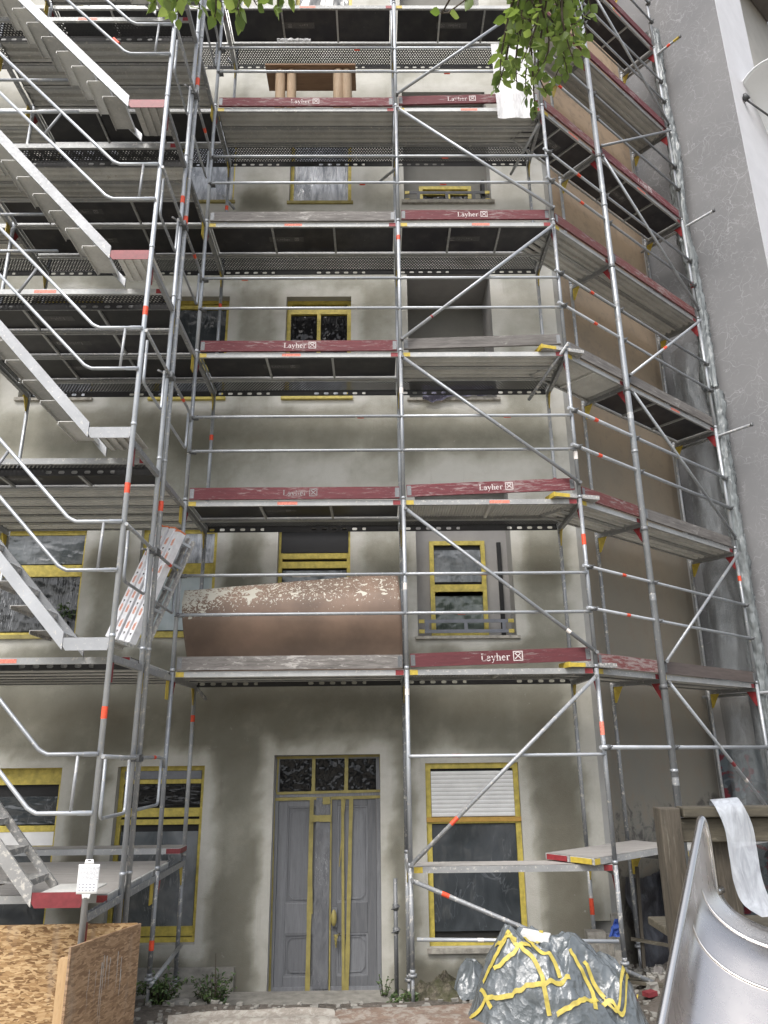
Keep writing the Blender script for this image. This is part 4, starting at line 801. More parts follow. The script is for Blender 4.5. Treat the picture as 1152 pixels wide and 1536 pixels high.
# wall tie tubes
def tie(label, pts): rail('wall_tie', label, 'wall tie', pts, .021, 'galv_old', 'wall tie tubes', (), ()); 
tie('dusty wall tie tube angling down from the corner at the fourth deck', [at(853,514,-.10), at(793,600,.55)]); tie('short wall tie tube under the sixth deck at the corner', [at(808,185,.15), at(766,262,.9)]); tie('short wall tie hook beside the middle post under the sixth deck', [at(597,250,.35), at(570,272,1.2)])
for i_, (px_, py_, nm) in enumerate(((350,95,'under the seventh deck'),(343,300,'under the fifth deck'),(300,1035,'under the second deck'))): tie('wall tie coupler stub at the rear door bay post %s' % nm, [at(px_-9,py_-8,1.05), at(px_+9,py_+14,1.2)])
rail('tube_stub', 'short dark vertical tube clamped beside the middle post at the door', 'scaffold tube', [(-.14,.95,-1.42), (-.14,.95,-.25)], .024, 'galv_dark', None, (), (.55, .75))
# --- ends of the stair tower: hanging U guards
for k in range(0, 6):
    z = 2*k+1.10; t = thing('end_guard', 'U-shaped end guard tubes of the stair tower above the %s deck' % ORD[k], 'guard rail', (TX, 0, z), 0, 'end guards of the stair tower')
    def U(y0, y1, dz=-.47, r_=.05): 
        P = [Vector((0,y0,0)), Vector((0,y0,dz+r_))] + [Vector((0, y0+r_*(1-math.cos(a_)), dz+r_*(1-math.sin(a_)))) for a_ in (R(30),R(60),R(90))] + [Vector((0, y1-r_*(1-math.cos(a_)), dz+r_*(1-math.sin(a_)))) for a_ in (R(90),R(60),R(30))] + [Vector((0,y1,dz+r_)), Vector((0,y1,0))]; return P
    part('top_bar', MB().tube([(.03,YO-.02,.02),(.03,-1.05,-.0),(.03,-.30,-.0),(.03,-.12,-.02),(.02,-.06,-.10)], .0175, 10), M['galv_old'], t)
    part('hoop', MB().tube(U(YO+.14, -1.16), .0150, 10), M['galv'], t); part('hoop', MB().tube(U(-.86, -.10), .0150, 10), M['galv'], t)
    part('tape_band', MB().tube([(.03,-.52,0),(.03,-.44,0)], .0187, 10, False), M['tape_orange'], t); part('coupler', MB().box(-.02,-1.10,-.035,.07,-.96,.03).tube([(-.06,-1.2,-.01),(.02,-1.06,0)], .012, 8), M['galv_dark'], t)
# --- stair flights
SX0, SX1, SY0, SY1 = -3.06, -4.86, -1.885, -1.40
for k in range(-1, 6):
    z0 = 2*k+.10
    dirt = k in (0, 1); t = thing('stair_flight', 'aluminium stair flight climbing left from the %s landing' % (ORD[k] if k >= 0 else 'buried base'), 'stair flight', (SX0, 0, z0), 0, 'stair flights of the scaffold tower')
    if k == -1: bpy.data.objects.remove(t); continue
    H = 2.0; W_ = SX1-SX0
    am = M['alu'] if k not in (0,) else M['alu_dust']
    for yy in (SY0, SY1): 
        b = MB(); th = .012; hh = .155 if yy == SY0 else .10
        b.hexa([(0,yy-th,-.10),(W_,yy-th,H-.10),(W_,yy+th,H-.10),(0,yy+th,-.10),(0,yy-th,-.10+hh),(W_,yy-th,H-.10+hh),(W_,yy+th,H-.10+hh),(0,yy+th,-.10+hh)])
        part('stringer', b, am, t)
    n = 9
    tr = cached(('tread', dirt), lambda: MB().box(-.20,SY0+.0125,-.006,.03,SY1-.0125,0).box(.024,SY0+.0125,-.05,.03,SY1-.0125,-.0065).box(-.20,SY0+.0125,-.035,-.195,SY1-.0125,-.0065).mesh('tread', M['deck_steel' if not dirt else 'alu_dust']))
    for i in range(1, n+1): part('tread', tr, None, t).location = (W_*(i-.45)/n*1.0, 0, H*(i-.45)/n-.045)
    # lower landing
    b = MB().box(.03,SY0,-.016,.42,SY1,-.008)
    for q in range(4): b.box(.06+q*.09,SY0+.02,-.04,.10+q*.09,SY1-.02,-.0165)
    part('landing', b, M['deck_steel'], t)
    red = k in (0, 4, 3); lip = MB().hexa([(.03,SY0-.006,-.105),(.39,SY0-.006,-.105),(.39,SY0-.0005,-.105),(.03,SY0-.0005,-.105),(-.055,SY0-.006,.006),(.42,SY0-.006,.006),(.42,SY0-.0005,.006),(-.055,SY0-.0005,.006)])
    part('landing_edge', lip, M['red_dull'] if red else M['alu'], t, 'red landing edge' if red else None)
    b = MB().box(W_-.34,SY0,H-.016,W_-.0,SY1,H-.008); part('landing', b, M['deck_steel'], t)
# --- stair handrails
def hr(k, off=0.):
    z = 2*k; Y = YO-.035; t = thing('stair_handrail', 'pair of galvanised handrails along the stair flight above the %s deck' % ORD[k], 'handrail', (0, Y, z), 0, 'handrails of the stair tower')
    sl = 1.078
    def line(h, xb): 
        P = [(TX-.0,0,h), (xb+.06,0,h)]
        for s_ in (.03, -.01, -.05): P.append((xb+s_-.02, 0, h + (.0 if s_ > 0 else (-s_+.01)*.6+.006)))
        P.append((-5.0, 0, h + (xb-.06+5.0)*sl)); return P
    a, b_ = line(1.14, -3.05), line(.69, -3.08)
    part('upper_rail', MB().tube(a, .0175, 10), M['galv'], t); part('lower_rail', MB().tube(b_, .0175, 10), M['galv'], t)
    part('strut', MB().tube([(-2.80,.0,.70),(-2.79,.0,1.13)], .014, 8), M['alu'], t)
    for xx in (-3.75, -4.6): 
        zu = 1.14 + (-3.11-xx)*sl; part('strut', MB().tube([(xx,0,zu), (xx-.16, 0, .69+(-3.14-xx+.16)*sl)], .014, 8), M['alu'], t)
    [part('end_flat', MB().box(TX-.12,-.008,zz,TX-.02,.008,zz+.036), M['galv'], t) for zz in (1.122,.672)]
    if k == 4: part('tape_band', MB().tube([(-3.22,0,.69+.14*sl),(-3.29,0,.69+.21*sl)], .0187, 10, False), M['tape_orange'], t)
for k in range(-1, 6):
    if k >= 0: hr(k)
# rear inner handrails of the tower, seen at the upper left
for k in (3, 4, 5):
    for h, wd in ((1.05, 'upper'), (.55, 'lower')): rail('guard_rail', '%s rear guard rail of the stair tower over the %s deck, at far left' % (wd, ORD[k]), 'guard rail', [(-2*LB,-1.30,2*k+h), (-3.9 ,-1.30,2*k+h)], .0175, 'galv', 'rear guard rails of the stair tower')

# ------------------------------------------------------------------ loose things
# thick loose deck plank on the lowest deck of the stair bay
o = plank('steel', 'dusty loose plank with red end lying on the lowest stair bay deck', 'plank', (-5.35, .78, .115), 0, 2.78, .30, group=None)
part('end_mark', MB().box(2.62,-.003,-.058,2.78,-.0005,-.006).box(2.7805,.01,-.058,2.783,.29,-.006), M['red_dull'], o)
part('dust_layer', MB().grid(lambda u, v: (.01+2.76*u, .01+.28*v, .003+.004*max(0, noise.noise(Vector((u*20,v*6,2))))), 60, 8), M['plank_dust'], o)
part('dust_layer', MB().grid(lambda u, v: (-LB*2+.05+(LB-.1)*u, -1.34+2.10*v, .004+.004*max(0, noise.noise(Vector((u*20,v*16,5))))), 60, 40), M['plank_dust'], None) if False else None
dl = MB().grid(lambda u, v: (-LB*2+.05+(LB-.1)*u, -1.36+2.0*v, .003+.004*max(0, noise.noise(Vector((u*20,v*16,5))))), 50, 40); o = solo('plaster_dust', dl, M['plank_dust'], 'grey plaster dust covering the walking surface of the lowest stair bay deck', 'plaster dust'); o['kind'] = 'stuff'
# lowest deck plank in front of the shuttered window
o = plank('steel', 'dusty metal plank crossing in front of the shuttered window', 'deck plank', (.03, -.01, 0), 0, RB-.06, .32, marks=True, sticker=False); part('dust_layer', MB().grid(lambda u, v: (.02+(RB-.1)*u, .01+.30*v, .003+.005*max(0, noise.noise(Vector((u*24,v*6,8))))), 50, 8), M['plank_dust'], o)
p = SP(-.30, 0, .078); o = solo('plaster_dust', MB().grid(lambda u, v: SP(-.29+1.63*u, .03+.60*v, .079+.005*max(0, noise.noise(Vector((u*24,v*9,8))))), 50, 14), M['plank_dust'], 'pale plaster dust on the raised corner planks beside the slide', 'plaster dust'); o['kind'] = 'stuff'
part('end_mark', MB().quad(SP(-.303,.03,.02),SP(-.303,.30,.02),SP(-.303,.30,.072),SP(-.303,.03,.072)), M['yellow_paint'], o) if False else None
ec = thing('plank_end_caps', 'red and yellow metal end caps of the two raised corner planks', 'end cap'); 
for oa, ob, mt in ((.05,.31,'yellow_paint'),(.36,.62,'red_paint')): part('end_cap', MB().hexa([SP(-.312,oa,.018),SP(-.302,oa,.018),SP(-.302,ob,.018),SP(-.312,ob,.018),SP(-.312,oa,.070),SP(-.302,oa,.070),SP(-.302,ob,.070),SP(-.312,ob,.070)]), M[mt], ec)

# paper notice on the outer standard
nt = thing('paper_notice', 'white paper notice tied to the outermost stair tower standard', 'notice', (TX+.02, YO-.032, .085)); nt.scale = (.66,.66,.66); sw = .155
b = MB(); pts_ = [(-.125,0,.03),(.125,0,.03),(.125,0,.33),(.06,0,.36),(.05,0,.40),(-.05,0,.40),(-.06,0,.36),(-.125,0,.33)]
def cup(x, z): return (x, -.030+.9*x*x, z)
b.grid(lambda u, v: cup(-.125+.25*u, .03+.32*v), 10, 10); b.grid(lambda u, v: cup((-.06+.12*u)*(1-.25*v), .35+.055*v), 8, 3); b.grid(lambda u, v: cup((-.05+.10*u)*(1-.15*v), .03-.05*v), 8, 3)
solidify(part('sheet', b, M['paper'], nt), .0015)
b = MB(); rnd = random.Random(9)
for k in range(11):
    z = .315-.0135*k; x = -.105; 
    while x < .09:
        l = rnd.uniform(.012,.045); b.quad(*[Vector(cup(xx, zz))+Vector((0,-.0025,0)) for xx, zz in ((x,z),(x+l,z),(x+l,z+.005),(x,z+.005))]); x += l+.007
for r_ in range(3):
    for c_ in range(5):
        x = -.10+c_*.042; z = .125-.032*r_; b.quad(*[Vector(cup(xx, zz))+Vector((0,-.0025,0)) for xx, zz in ((x,z),(x+.022,z),(x+.022,z+.016),(x,z+.016))])
part('print', b, M['print_grey'], nt)
for zz in (.395, -.01): part('tie_hole', MB().tube([Vector(cup(0,zz))+Vector((-.02,-.004,0)), Vector(cup(0,zz))+Vector((.02,-.004,0))], .005, 6), M['black_mark'], nt)

# OSB enclosure round the tower feet
pa, pb = atz(107, 1421, -.20), atz(212, 1385, -.21)
def panel(name_, label, a, b, z0a, z1a, z0b, z1b, mat, th=.02):
    d = (b-a); d.z = 0; nr = Vector((d.y,-d.x,0)).normalized()*th; q = MB(); O = Vector((a.x, a.y, 0))
    A = Vector((0,0,0)); B = Vector((b.x-a.x, b.y-a.y, 0)); up_ = lambda v, z: Vector((v.x, v.y, z))
    q.hexa([up_(A,z0a), up_(B,z0b), up_(B-nr,z0b), up_(A-nr,z0a), up_(A,z1a), up_(B,z1b), up_(B-nr,z1b), up_(A-nr,z1a)]); return solo(name_, q, M[mat], label, 'OSB panel', None, O)
panel('osb_panel', 'brown OSB side panel with white drips enclosing the stair tower feet', pa, pb, -1.25, -.20, -1.25, -.21, 'osb_brown')
bk = at(0, 1391, pb.y-.02); q_ = Vector((-5.2, pb.y-.02, 0)); panel('osb_panel', 'golden OSB panel facing the viewer behind the brown side panel', q_, Vector((pb.x-.03, pb.y-.02, 0)), -.93, -.215, -.93, -.205, 'osb')
o = solo('timber_batten', MB().box(-.035,-.03,-1.2,.035,.03,.0), M['pine'], 'pale upright timber batten behind the edge of the brown OSB panel', 'batten', None, (at(98,1437,pa.y+.12).x, pa.y+.12, at(98,1437,pa.y+.12).z))
solo('timber_batten', MB().box(-.03,-.03,-1.2,.03,.03,-.95), M['pine'], 'short timber foot under the far corner of the brown OSB panel', 'batten', None, (pb.x-.09, pb.y-.05, 0))
drip = MB(); rnd = random.Random(2); dpl = (pb-pa); dpl.z = 0; Ld = dpl.length; dh = dpl/Ld; nr = Vector((dh.y,-dh.x,0))
for k in range(9):
    s_ = rnd.uniform(.25,.75)*Ld; w_ = rnd.uniform(.002,.005); zz = rnd.uniform(-.5,-.28); l = rnd.uniform(.15,.6); L, Rr = [], []
    for i in range(9):
        p = pa+dh*(s_+.01*noise.noise(Vector((k*3,i*.6,0))))+nr*.003; p.z = zz-l*i/8; L.append(p-dh*w_*(1-i/9)); Rr.append(p+dh*w_*(1-i/9))
    drip.ribbon(L, Rr, False)
o = [x for x in COL.objects if x.name == 'osb_panel'][0]
dm = drip; dm.v = [tuple(Vector(v)-Vector((pa.x,pa.y,0))) for v in dm.v]; part('plaster_drips', dm, M['reveal_plaster'], o)

# folding ladder leaning in the tower on the second deck
lb_ = thing('folding_ladder', 'folded white multi-part ladder with orange warning print leaning on the second stair bay deck', 'ladder')
A0, A1 = at(166, 957, -.42), at(243, 792, -.30); Bo = at(232, 975, -.78)-A0; 
ax_ = (A1-A0); LL = ax_.length; ax_.normalize(); sd = (at(262,792,-.42)-A1); sd -= ax_*sd.dot(ax_); WS = sd.length; sd.normalize(); nrm = ax_.cross(sd)
if nrm.y > 0: nrm = -nrm
off4 = [0, .085, .185, .27]
for i, o_ in enumerate(off4):
    a_ = A0 + sd*o_ - nrm*(.02*i); b_ = a_ + ax_*(LL*(1.0 if i < 3 else .98))
    q = MB().beam(a_, b_, .080, .09, nrm); stl = part('stile', q, M['ladder_white'], lb_); 
    # far stile of the same section
    back = -nrm*.20 + sd*.02
    part('stile', MB().beam(a_+back, b_+back, .058, .02, nrm), M['alu_dust'], lb_)
    for r_ in range(5):
        p0 = a_ + ax_*LL*(.12+.2*r_); part('rung', MB().beam(p0-nrm*.046, p0+back+nrm*.01, .028, .028, ax_), M['galv'], lb_)
    part('end_cap', MB().beam(b_+ax_*.0005, b_+ax_*.02, .082, .092, nrm), M['letter_orange'], lb_)
    face = nrm*.0462
    for r_ in range(7):
        c_ = a_ + ax_*LL*(.10+.125*r_) + face
        for q2 in range(3): 
            w0 = c_ + sd*(-.012+.012*q2); part('warning_print', MB().quad(w0-sd*.004+ax_*.0, w0+sd*.004+ax_*.0, w0+sd*.004+ax_*(.07+.01*((r_+q2) % 3)), w0-sd*.004+ax_*(.07+.01*((r_+q2) % 3))), M['letter_orange'], lb_) if q2 < 3 else None
        if r_ % 2 == 0:
            c2_ = c_ - ax_*.05; part('arrow_mark', MB().quad(c2_-ax_*.018, c2_+sd*.016+ax_*.012, c2_-sd*.016+ax_*.012), M['black_mark'], lb_)

# curved fibreboard sheet on the second deck of the door bay
bl, br, tl_, tr_ = at(286,984,.62), at(604,984,.66), at(277,886,.40), at(596,859,.52); bl.z = br.z = 2.02
ml, mr = at(270,915,.09), at(603,912,.09)
def crv(u, v):
    if v < .55: s_ = v/.55; a, b = bl.lerp(ml, s_), br.lerp(mr, s_); 
    else: s_ = (v-.55)/.45; a, b = ml.lerp(tl_, s_), mr.lerp(tr_, s_)
    return a.lerp(b, u)
def smooth_crv(u, v):
    acc = Vector((0,0,0)); n = 0
    for dv in (-.26,-.20,-.14,-.07,0,.07,.14,.20,.26):
        vv = min(1, max(0, v+dv*min(1, 3.2*min(v, 1-v)))); acc += crv(u, vv); n += 1
    p = acc/n; p.y += .012*math.sin(u*3.1)*v; p.z += .010*noise.noise(Vector((u*4,0,1)))*v; return p
b = MB().grid(smooth_crv, 60, 30); me = b.mesh('bent_board', M['fibreboard'])
fa = me.attributes.new('flecks', 'FLOAT', 'POINT'); vals = []
for a_ in range(61):
    for c_ in range(31):
        u, v = a_/60, c_/30; vals.append(max(0, min(1, (v-.42)*3.)) * (.62+.25*(1-u)) + (.45*max(0, 1-u/.25) if v > .5 else 0) - .25 - (.35 if v < .4 else 0)*.5)
fa.data.foreach_set('value', vals)
o = solo('bent_board', me, None, 'large bent brown fibreboard sheet spattered with plaster behind the door bay rails', 'board'); solidify(o, .006)

# rough bench on the sixth deck of the door bay
BD = atz(470,137,10.97).y-.30
bn = thing('plank_bench', 'brown plank laid on log blocks on the sixth door bay deck', 'bench', (-1.25, .30, 10.02))
part('plank', bevel(part('plank', MB().box(-.70,-.16,.56,.70,.16,.60), M['bench_wood'], bn), .004).data, None, bn) if False else bevel(part('plank', MB().box(-.70,-.14,.955,.66,BD,.985), M['bench_wood'], bn), .004)
for xx, r_, mt in ((-.48,.075,0),(-.31,.07,1),(.40,.085,2),(.52,.08,3)): part('log', MB().tube([(xx,-.02+.02*mt,0),(xx+.01,-.02,.4),(xx,-.02,.92),(xx,-.02,.953)], [r_*.95, r_, r_*1.02, r_*.9], 12), M['log_wood'], bn)
# crumpled clear bag on the rail above
o = solo('plastic_bag', MB().grid(lambda u, v: (-1.75+.5*u, -.03-.03*math.sin(v*3.14)+.02*noise.noise(Vector((u*9,v*6,1))), 11.17+.09*v+.025*noise.noise(Vector((u*8,v*5,7)))), 24, 8), M['clear_bag'], 'crumpled clear plastic bag caught on the rail above the plank bench', 'plastic bag')
# white translucent sheet hung at the corner post on the sixth deck
w0, w1, w2, w3 = at(736,66,-.12), at(800,62,-.12), at(801,177,-.12), at(747,177,-.12)
o = solo('hanging_sheet', MB().grid(lambda u, v: w3.lerp(w2,u).lerp(w0.lerp(w1,u), v) + Vector((0,.02*noise.noise(Vector((u*3,v*4,0))),0)), 20, 30), M['white_sheet'], 'white translucent sheet hanging behind the leaves at the sixth deck corner', 'plastic sheet')
# plastic wrapping bundled along the end post of the angled wing
def bundle(label, name_, c0_, z0, z1, rad, mat, seed, ang0=0., ang1=6.28, n=40, m_=260):
    b = MB()
    def fn(u, v):
        a_ = ang0+(ang1-ang0)*u; z = z0+(z1-z0)*v; cr = rad*(.75+.5*noise.noise(Vector((math.cos(a_)*1.2+seed, math.sin(a_)*1.2, z*.45))) + .45*abs(noise.noise(Vector((math.cos(a_)*3.2, math.sin(a_)*3.2, z*.35+seed*3))))) + .06*abs(noise.fractal(Vector((math.cos(a_)*2.2, math.sin(a_)*2.2, z*2.2+seed)), .7, 2.2, 5))
        wob = Vector((.05*noise.noise(Vector((z*.55, seed, 1))), .05*noise.noise(Vector((z*.55, seed, 9))), 0)); return c0_ + wob + Vector((cr*math.cos(a_), cr*math.sin(a_), z))
    b.grid(fn, n, m_); return solo(name_, b, M[mat], label, 'plastic sheeting')
bundle('grey plastic sheeting bundled around the lower half of the wing end post', 'plastic_wrap', SP(TE+.17, -.0), -1.0, 6.7, .10, 'wrap', 1)
bundle('pale crumpled plastic sheeting bundled around the upper half of the wing end post', 'plastic_wrap', SP(TE+.12, .02), 6.75, 14.6, .095, 'wrap', 5)
b = MB().grid(lambda u, v: SP(TE+.10-.06*math.sin(u*9+v*3), .02+.62*u, -.9+8.6*v) + WD*(.05*noise.fractal(Vector((u*4, v*14, 3)), .8, 2.1, 4)), 18, 140)
solo('plastic_curtain', b, M['wrap_dark'], 'dark grey plastic curtain hung across the closed end of the angled wing', 'plastic sheeting')
# graffiti board and pale board at the foot of the far corner
ga = c2 + WD*.06 - WN*.02; gb = ga - WN*.62 + WD*.08
def vpan(a, b, z0, z1, t=.02): return vwall(a, b, z0, z1, 1, t)
solo('graffiti_board', vpan(gb, ga, -1.1, 1.16), M['graffiti'], 'board with red and blue graffiti in the far corner behind the slide', 'board'); solo('pale_board', vpan(gb+WN*.04-WD*.03, ga-WD*.03, 1.162, 2.0), M['loggia_light'], 'pale square board above the graffiti in the far corner', 'board')
# black membrane along the foot of the angled wall
def memb(u, v):
    p = c1 + WD*(.10+2.3*u) - WN*(.05+.10*v*v) ; p.z = -.34-.05*math.sin(u*9) - .95*v + (-.35*max(0, .5-abs(u-.72))*0); return p - WN*(.06*noise.fractal(Vector((u*6, v*3, 2)), .8, 2, 4)+.03)
solo('dimpled_membrane', MB().grid(memb, 50, 24), M['membrane'], 'black waterproofing sheet along the foot of the angled brown wall', 'membrane')
def drape(u, v):
    p = c1 + WD*(.75+.85*u+.10*v*(1-2*u)) - WN*(.22+.12*math.sin(u*3.14)); p.z = -.30 - .85*v*(.55+.45*math.sin(u*3.14)); return p - WN*(.08*noise.fractal(Vector((u*4, v*3, 6)), .8, 2, 4))
solo('dimpled_membrane', MB().grid(drape, 36, 30), M['membrane'], 'loose drooping flap of dark sheet hanging beside the wooden stake', 'membrane')
sk = thing('wooden_stake', 'thin grey wooden stake with a crosspiece by the black sheet', 'stake'); s_ = at(955,1300,.95); s2 = at(966,1452,.95)
part('upright', MB().beam(s2, s_, .035, .035, (0,1,0)), M['old_timber'], sk); part('crosspiece', MB().beam(at(946,1408,.91), at(1002,1418,.91), .03, .035), M['old_timber_h'], sk)
solo('blue_cloth', MB().grid(lambda u, v: at(925+(3+9*v)*(u-.5)*2, 1378+27*v, .55) + Vector((0,.06*noise.noise(Vector((u*5,v*5,1))),0)), 10, 12), M['blue_cloth'], 'small blue plastic rag hanging near the corner frame foot', 'rag')
for k, (px, py, s_) in enumerate(((893,1405,.10),(905,1425,.12),(918,1410,.09),(925,1432,.10))):
    p = at(px, py, .75); solo('rubble_block', bevel(link('x', MB().box(-s_,-s_*.7,-s_*.6,s_,s_*.7,s_*.6).mesh('rubble_block', M['stone_sill'])), .01).data if False else MB().box(-s_,-s_*.7,-s_*1.4,s_,s_*.7,s_*.6), M['stone_sill'], '%s grey stone block in the dirt at the facade corner' % ['leftmost','lowest','small','rightmost'][k], 'stone', 'stone blocks at the corner', tuple(p), .4*k)
# spotted cloth on the second floor loggia sill
solo('crumpled_cloth', MB().grid(lambda u, v: Vector((.36+1.05*u, WY-.07-.05*math.sin(v*3.1)+.06*noise.noise(Vector((u*7,v*4,2))), 6.04+.16*v-.16*max(0,.28-abs(u-.14))*3*(1-v)*.8+.03*noise.noise(Vector((u*9,v*3,5))))), 50, 14), M['cloth'], 'speckled purple grey cloth crumpled on the second floor balcony sill', 'cloth')

# ------------------------------------------------------------------ slide and play tower
play = thing('play_tower', 'weathered wooden play tower railing behind the steel slide', 'play tower')
PY = -3.55
def tb_(n_, b): bevel(part(n_, b, M['old_timber'] if n_ == 'post' else M['old_timber_h'], play), .008)
x0_, x1_ = at(999,1300,PY).x, at(1031,1300,PY).x; zt_ = at(1012,1212,PY).z
tb_('post', MB().box(x0_,PY,-1.1,x1_,PY+.12,zt_)); tb_('beam', MB().box(x0_+.14,PY-.012,zt_-.055,x0_+1.6,PY+.115,zt_+.004)); tb_('beam', MB().box(x1_+.002,PY+.05,zt_-.20,x0_+1.6,PY+.085,zt_-.062))
xb0, xb1 = at(1076,1300,PY+.12).x, at(1108,1300,PY+.12).x; tb_('post', MB().box(xb0,PY+.13,-1.1,xb1,PY+.24,zt_-.10)); tb_('floor_board', MB().box(x0_+.15,PY-.03,-.02,x0_+1.6,PY+.9,.03))
tb_('post', MB().box(x0_+1.48,PY+.12,-1.1,x0_+1.6,PY+.24,zt_))
rbx = at(1086,1205,PY).x; pth = [(1086,1222,PY+.15),(1084,1200,PY+.11),(1086,1197,PY+.03),(1096,1212,PY-.05),(1108,1240,PY-.06),(1115,1280,PY-.07),(1122,1320,PY-.09),(1136,1352,PY-.12),(1165,1372,PY-.16)]
L, Rr = [], []
def cr(P, t):
    k = min(int(t), len(P)-2); f = t-k; g_ = lambda i: Vector(P[max(0,min(len(P)-1,i))]); a_, b_, c_, d_ = g_(k-1), g_(k), g_(k+1), g_(k+2); return .5*((2*b_)+(c_-a_)*f+(2*a_-5*b_+4*c_-d_)*f*f+(3*b_-a_-3*c_+d_)*f**3)
for i in range(49):
    q = cr(pth, i/48*(len(pth)-1)); p = at(q.x, q.y, q.z); L.append(p-Vector((.085,0,-.0)) + Vector((0,0,-.012))); Rr.append(p+Vector((.085,0,.0)))
o = solo('film_ribbon', MB().ribbon(L, Rr), M['ribbon_sheet'], 'pale translucent plastic strip draped over the wooden play tower rail', 'plastic strip')
slide = thing('slide', 'shiny stainless steel slide with tall curved side cheek', 'slide')
PK = at(1046, 1231, -3.78); UD = Vector((-.61,-.79,0)).normalized(); VD = Vector((.79,-.61,0)).normalized(); WSL = .92
def sbase(s):
    t = max(0, s-.06); return -.60 - (.755*(t*t/.4 if t < .2 else t-.1))
def rimz(s):
    if s >= -.035: return -.025 - .752*(s+.035)
    if s > -.15: return -.025 + .026*math.sin(min(1, (-s-.035)/.05)*1.57) - .10*max(0, (-s-.085)/.065)**2.2
    return -.10 - .30*min(1, (-.15-s)/.012)
def sfn(s, c):
    q = 2*c-1; aq = abs(q); sg = -1 if q < 0 else 1; R_ = .27; zb = sbase(s); zr = rimz(s)-.010
    if aq > .62:
        t = (aq-.62)/.38; off = 1.0; z = min(zb+R_, zr) + max(0, zr-zb-R_)*t
    else:
        th = aq/.62*math.pi/2; off = math.sin(th)**.9; z = zb + min(R_, zr-zb)*(1-math.cos(th))
    return PK + UD*s + VD*(WSL*(.5+.5*sg*off)) + Vector((0,0,z))
S_ = [-.30,-.25,-.20,-.163,-.15] + [-.149+.01*k for k in range(20)] + [.06+.035*k for k in range(60)]
b = MB(); NC = 48; i0 = len(b.v)
for s in S_:
    for c in range(NC+1): b.v.append(tuple(sfn(s, c/NC)))
for i in range(len(S_)-1):
    for c in range(NC): k = i*(NC+1)+c; b.f.append((k, k+NC+1, k+NC+2, k+1)); b.sm.append(True)
o = part('chute', b, M['slide_steel'], slide); solidify(o, .006, -1)
for side in (0, 1):
    P = [PK + UD*s + VD*(WSL*side) + Vector((0,0,rimz(s))) for s in ([-.30,-.2,-.1625,-.1505,-.149,-.145,-.138,-.125,-.105,-.085,-.065,-.045,-.028,-.014,-.004,.004,.02,.05] + [.1+.1*k for k in range(20)])]
    part('rim_tube', MB().tube(P, .023, 14), M['slide_tube'], slide)
for s_ in (.10, .34):
    P = []
    for k in range(33):
        c_ = .5+.42*(k/16-1); p0 = sfn(s_, c_); nn_ = (sfn(s_+.01, c_)-p0).cross(sfn(s_, c_+.005)-p0).normalized(); nn_ = nn_ if nn_.z > 0 else -nn_; P.append(p0+nn_*.005)
    _ = 0; part('weld_seam', MB().tube(P, .009, 10), M['slide_steel'], slide)

# ------------------------------------------------------------------ tarp covered pile
PC = Vector((1.22, -.72, 0))
def ph(x, y, folds=True):
    dx, dy = x-PC.x, y-PC.y
    h = .52*math.exp(-(((dx+.14)/.50)**2 + ((dy-.02)/.40)**2)**2.4) + .36*math.exp(-(((dx-.54)/.30)**2+((dy-.05)/.34)**2)**1.5) + .10*math.exp(-((dx+.42)/.2)**2-((dy+.1)/.22)**2)
    e = min(1, max(0, (1.0-((dx/.86)**2+(dy/.52)**2)**.5)/.22)); cre = .035
    if folds:
        # taut folds running down from the two summits, plus sagging pockets between them
        vw_ = Vector((x + .12*noise.noise(Vector((x*3,y*3,1))), y*1.0 + .12*noise.noise(Vector((x*3,y*3,7))), .3))
        d1 = noise.voronoi(Vector((vw_.x*3.0, vw_.y*3.6, 1.2)))[0]; d2 = noise.voronoi(Vector((vw_.x*6.2+3, vw_.y*7.5, 4.7)))[0]; d3 = noise.voronoi(Vector((vw_.x*13+3, vw_.y*15, 2.7)))[0]
        cre = .17*(d1[0]-.3) + .10*(d2[0]-.3) + .034*(d3[0]-.3) + .03*noise.noise(Vector((x*3,y*3,6))) + .028*(1-abs(noise.noise(Vector((x*3.4-y*3, y*2.4+x*2.2, 4)))))**7
    return gz(x, y) + (.10 + h + cre)*e - .03
def pfn(u, v):
    a_ = 2*math.pi*u; rr = v**.8; x = PC.x + .90*rr*math.cos(a_)*(1+.07*noise.noise(Vector((math.cos(a_)*2,math.sin(a_)*2,3)))); y = PC.y + .55*rr*math.sin(a_)*(1+.1*noise.noise(Vector((math.cos(a_)*2,math.sin(a_)*2,6)))); return Vector((x, y, ph(x, y)))
pile = thing('covered_pile', 'heap wrapped in grey plastic tarpaulin and yellow adhesive tape by the slide', 'covered pile')
part('tarpaulin', MB().grid(pfn, 260, 120), M['tarp'], pile)
def surf(px, py):
    lo, hi = None, None; d = ray(px, py).normalized(); t = 5.5
    while t < 10:
        p = CAM + d*t
        if p.z < ph(p.x, p.y, False)+.01: return p
        t += .01
    return None
tps = [[(744,1420),(758,1416),(775,1418)],[(758,1412),(780,1428),(800,1445),(812,1470),(818,1500),(825,1536)],[(786,1412),(812,1432),(832,1450),(840,1472)],[(765,1412),(745,1440),(736,1462),(726,1478)],[(796,1424),(770,1432),(752,1450),(742,1462)],[(800,1420),(815,1411),(828,1411)],
  [(700,1534),(726,1512),(756,1496),(790,1492),(828,1492),(856,1489)],[(855,1440),(872,1470),(888,1500),(895,1536)],[(876,1454),(890,1476),(907,1500)],[(906,1502),(930,1496),(955,1495)],[(955,1494),(938,1505),(912,1504),(892,1518),(866,1530),(836,1536)],[(722,1488),(730,1505),(738,1518)]]
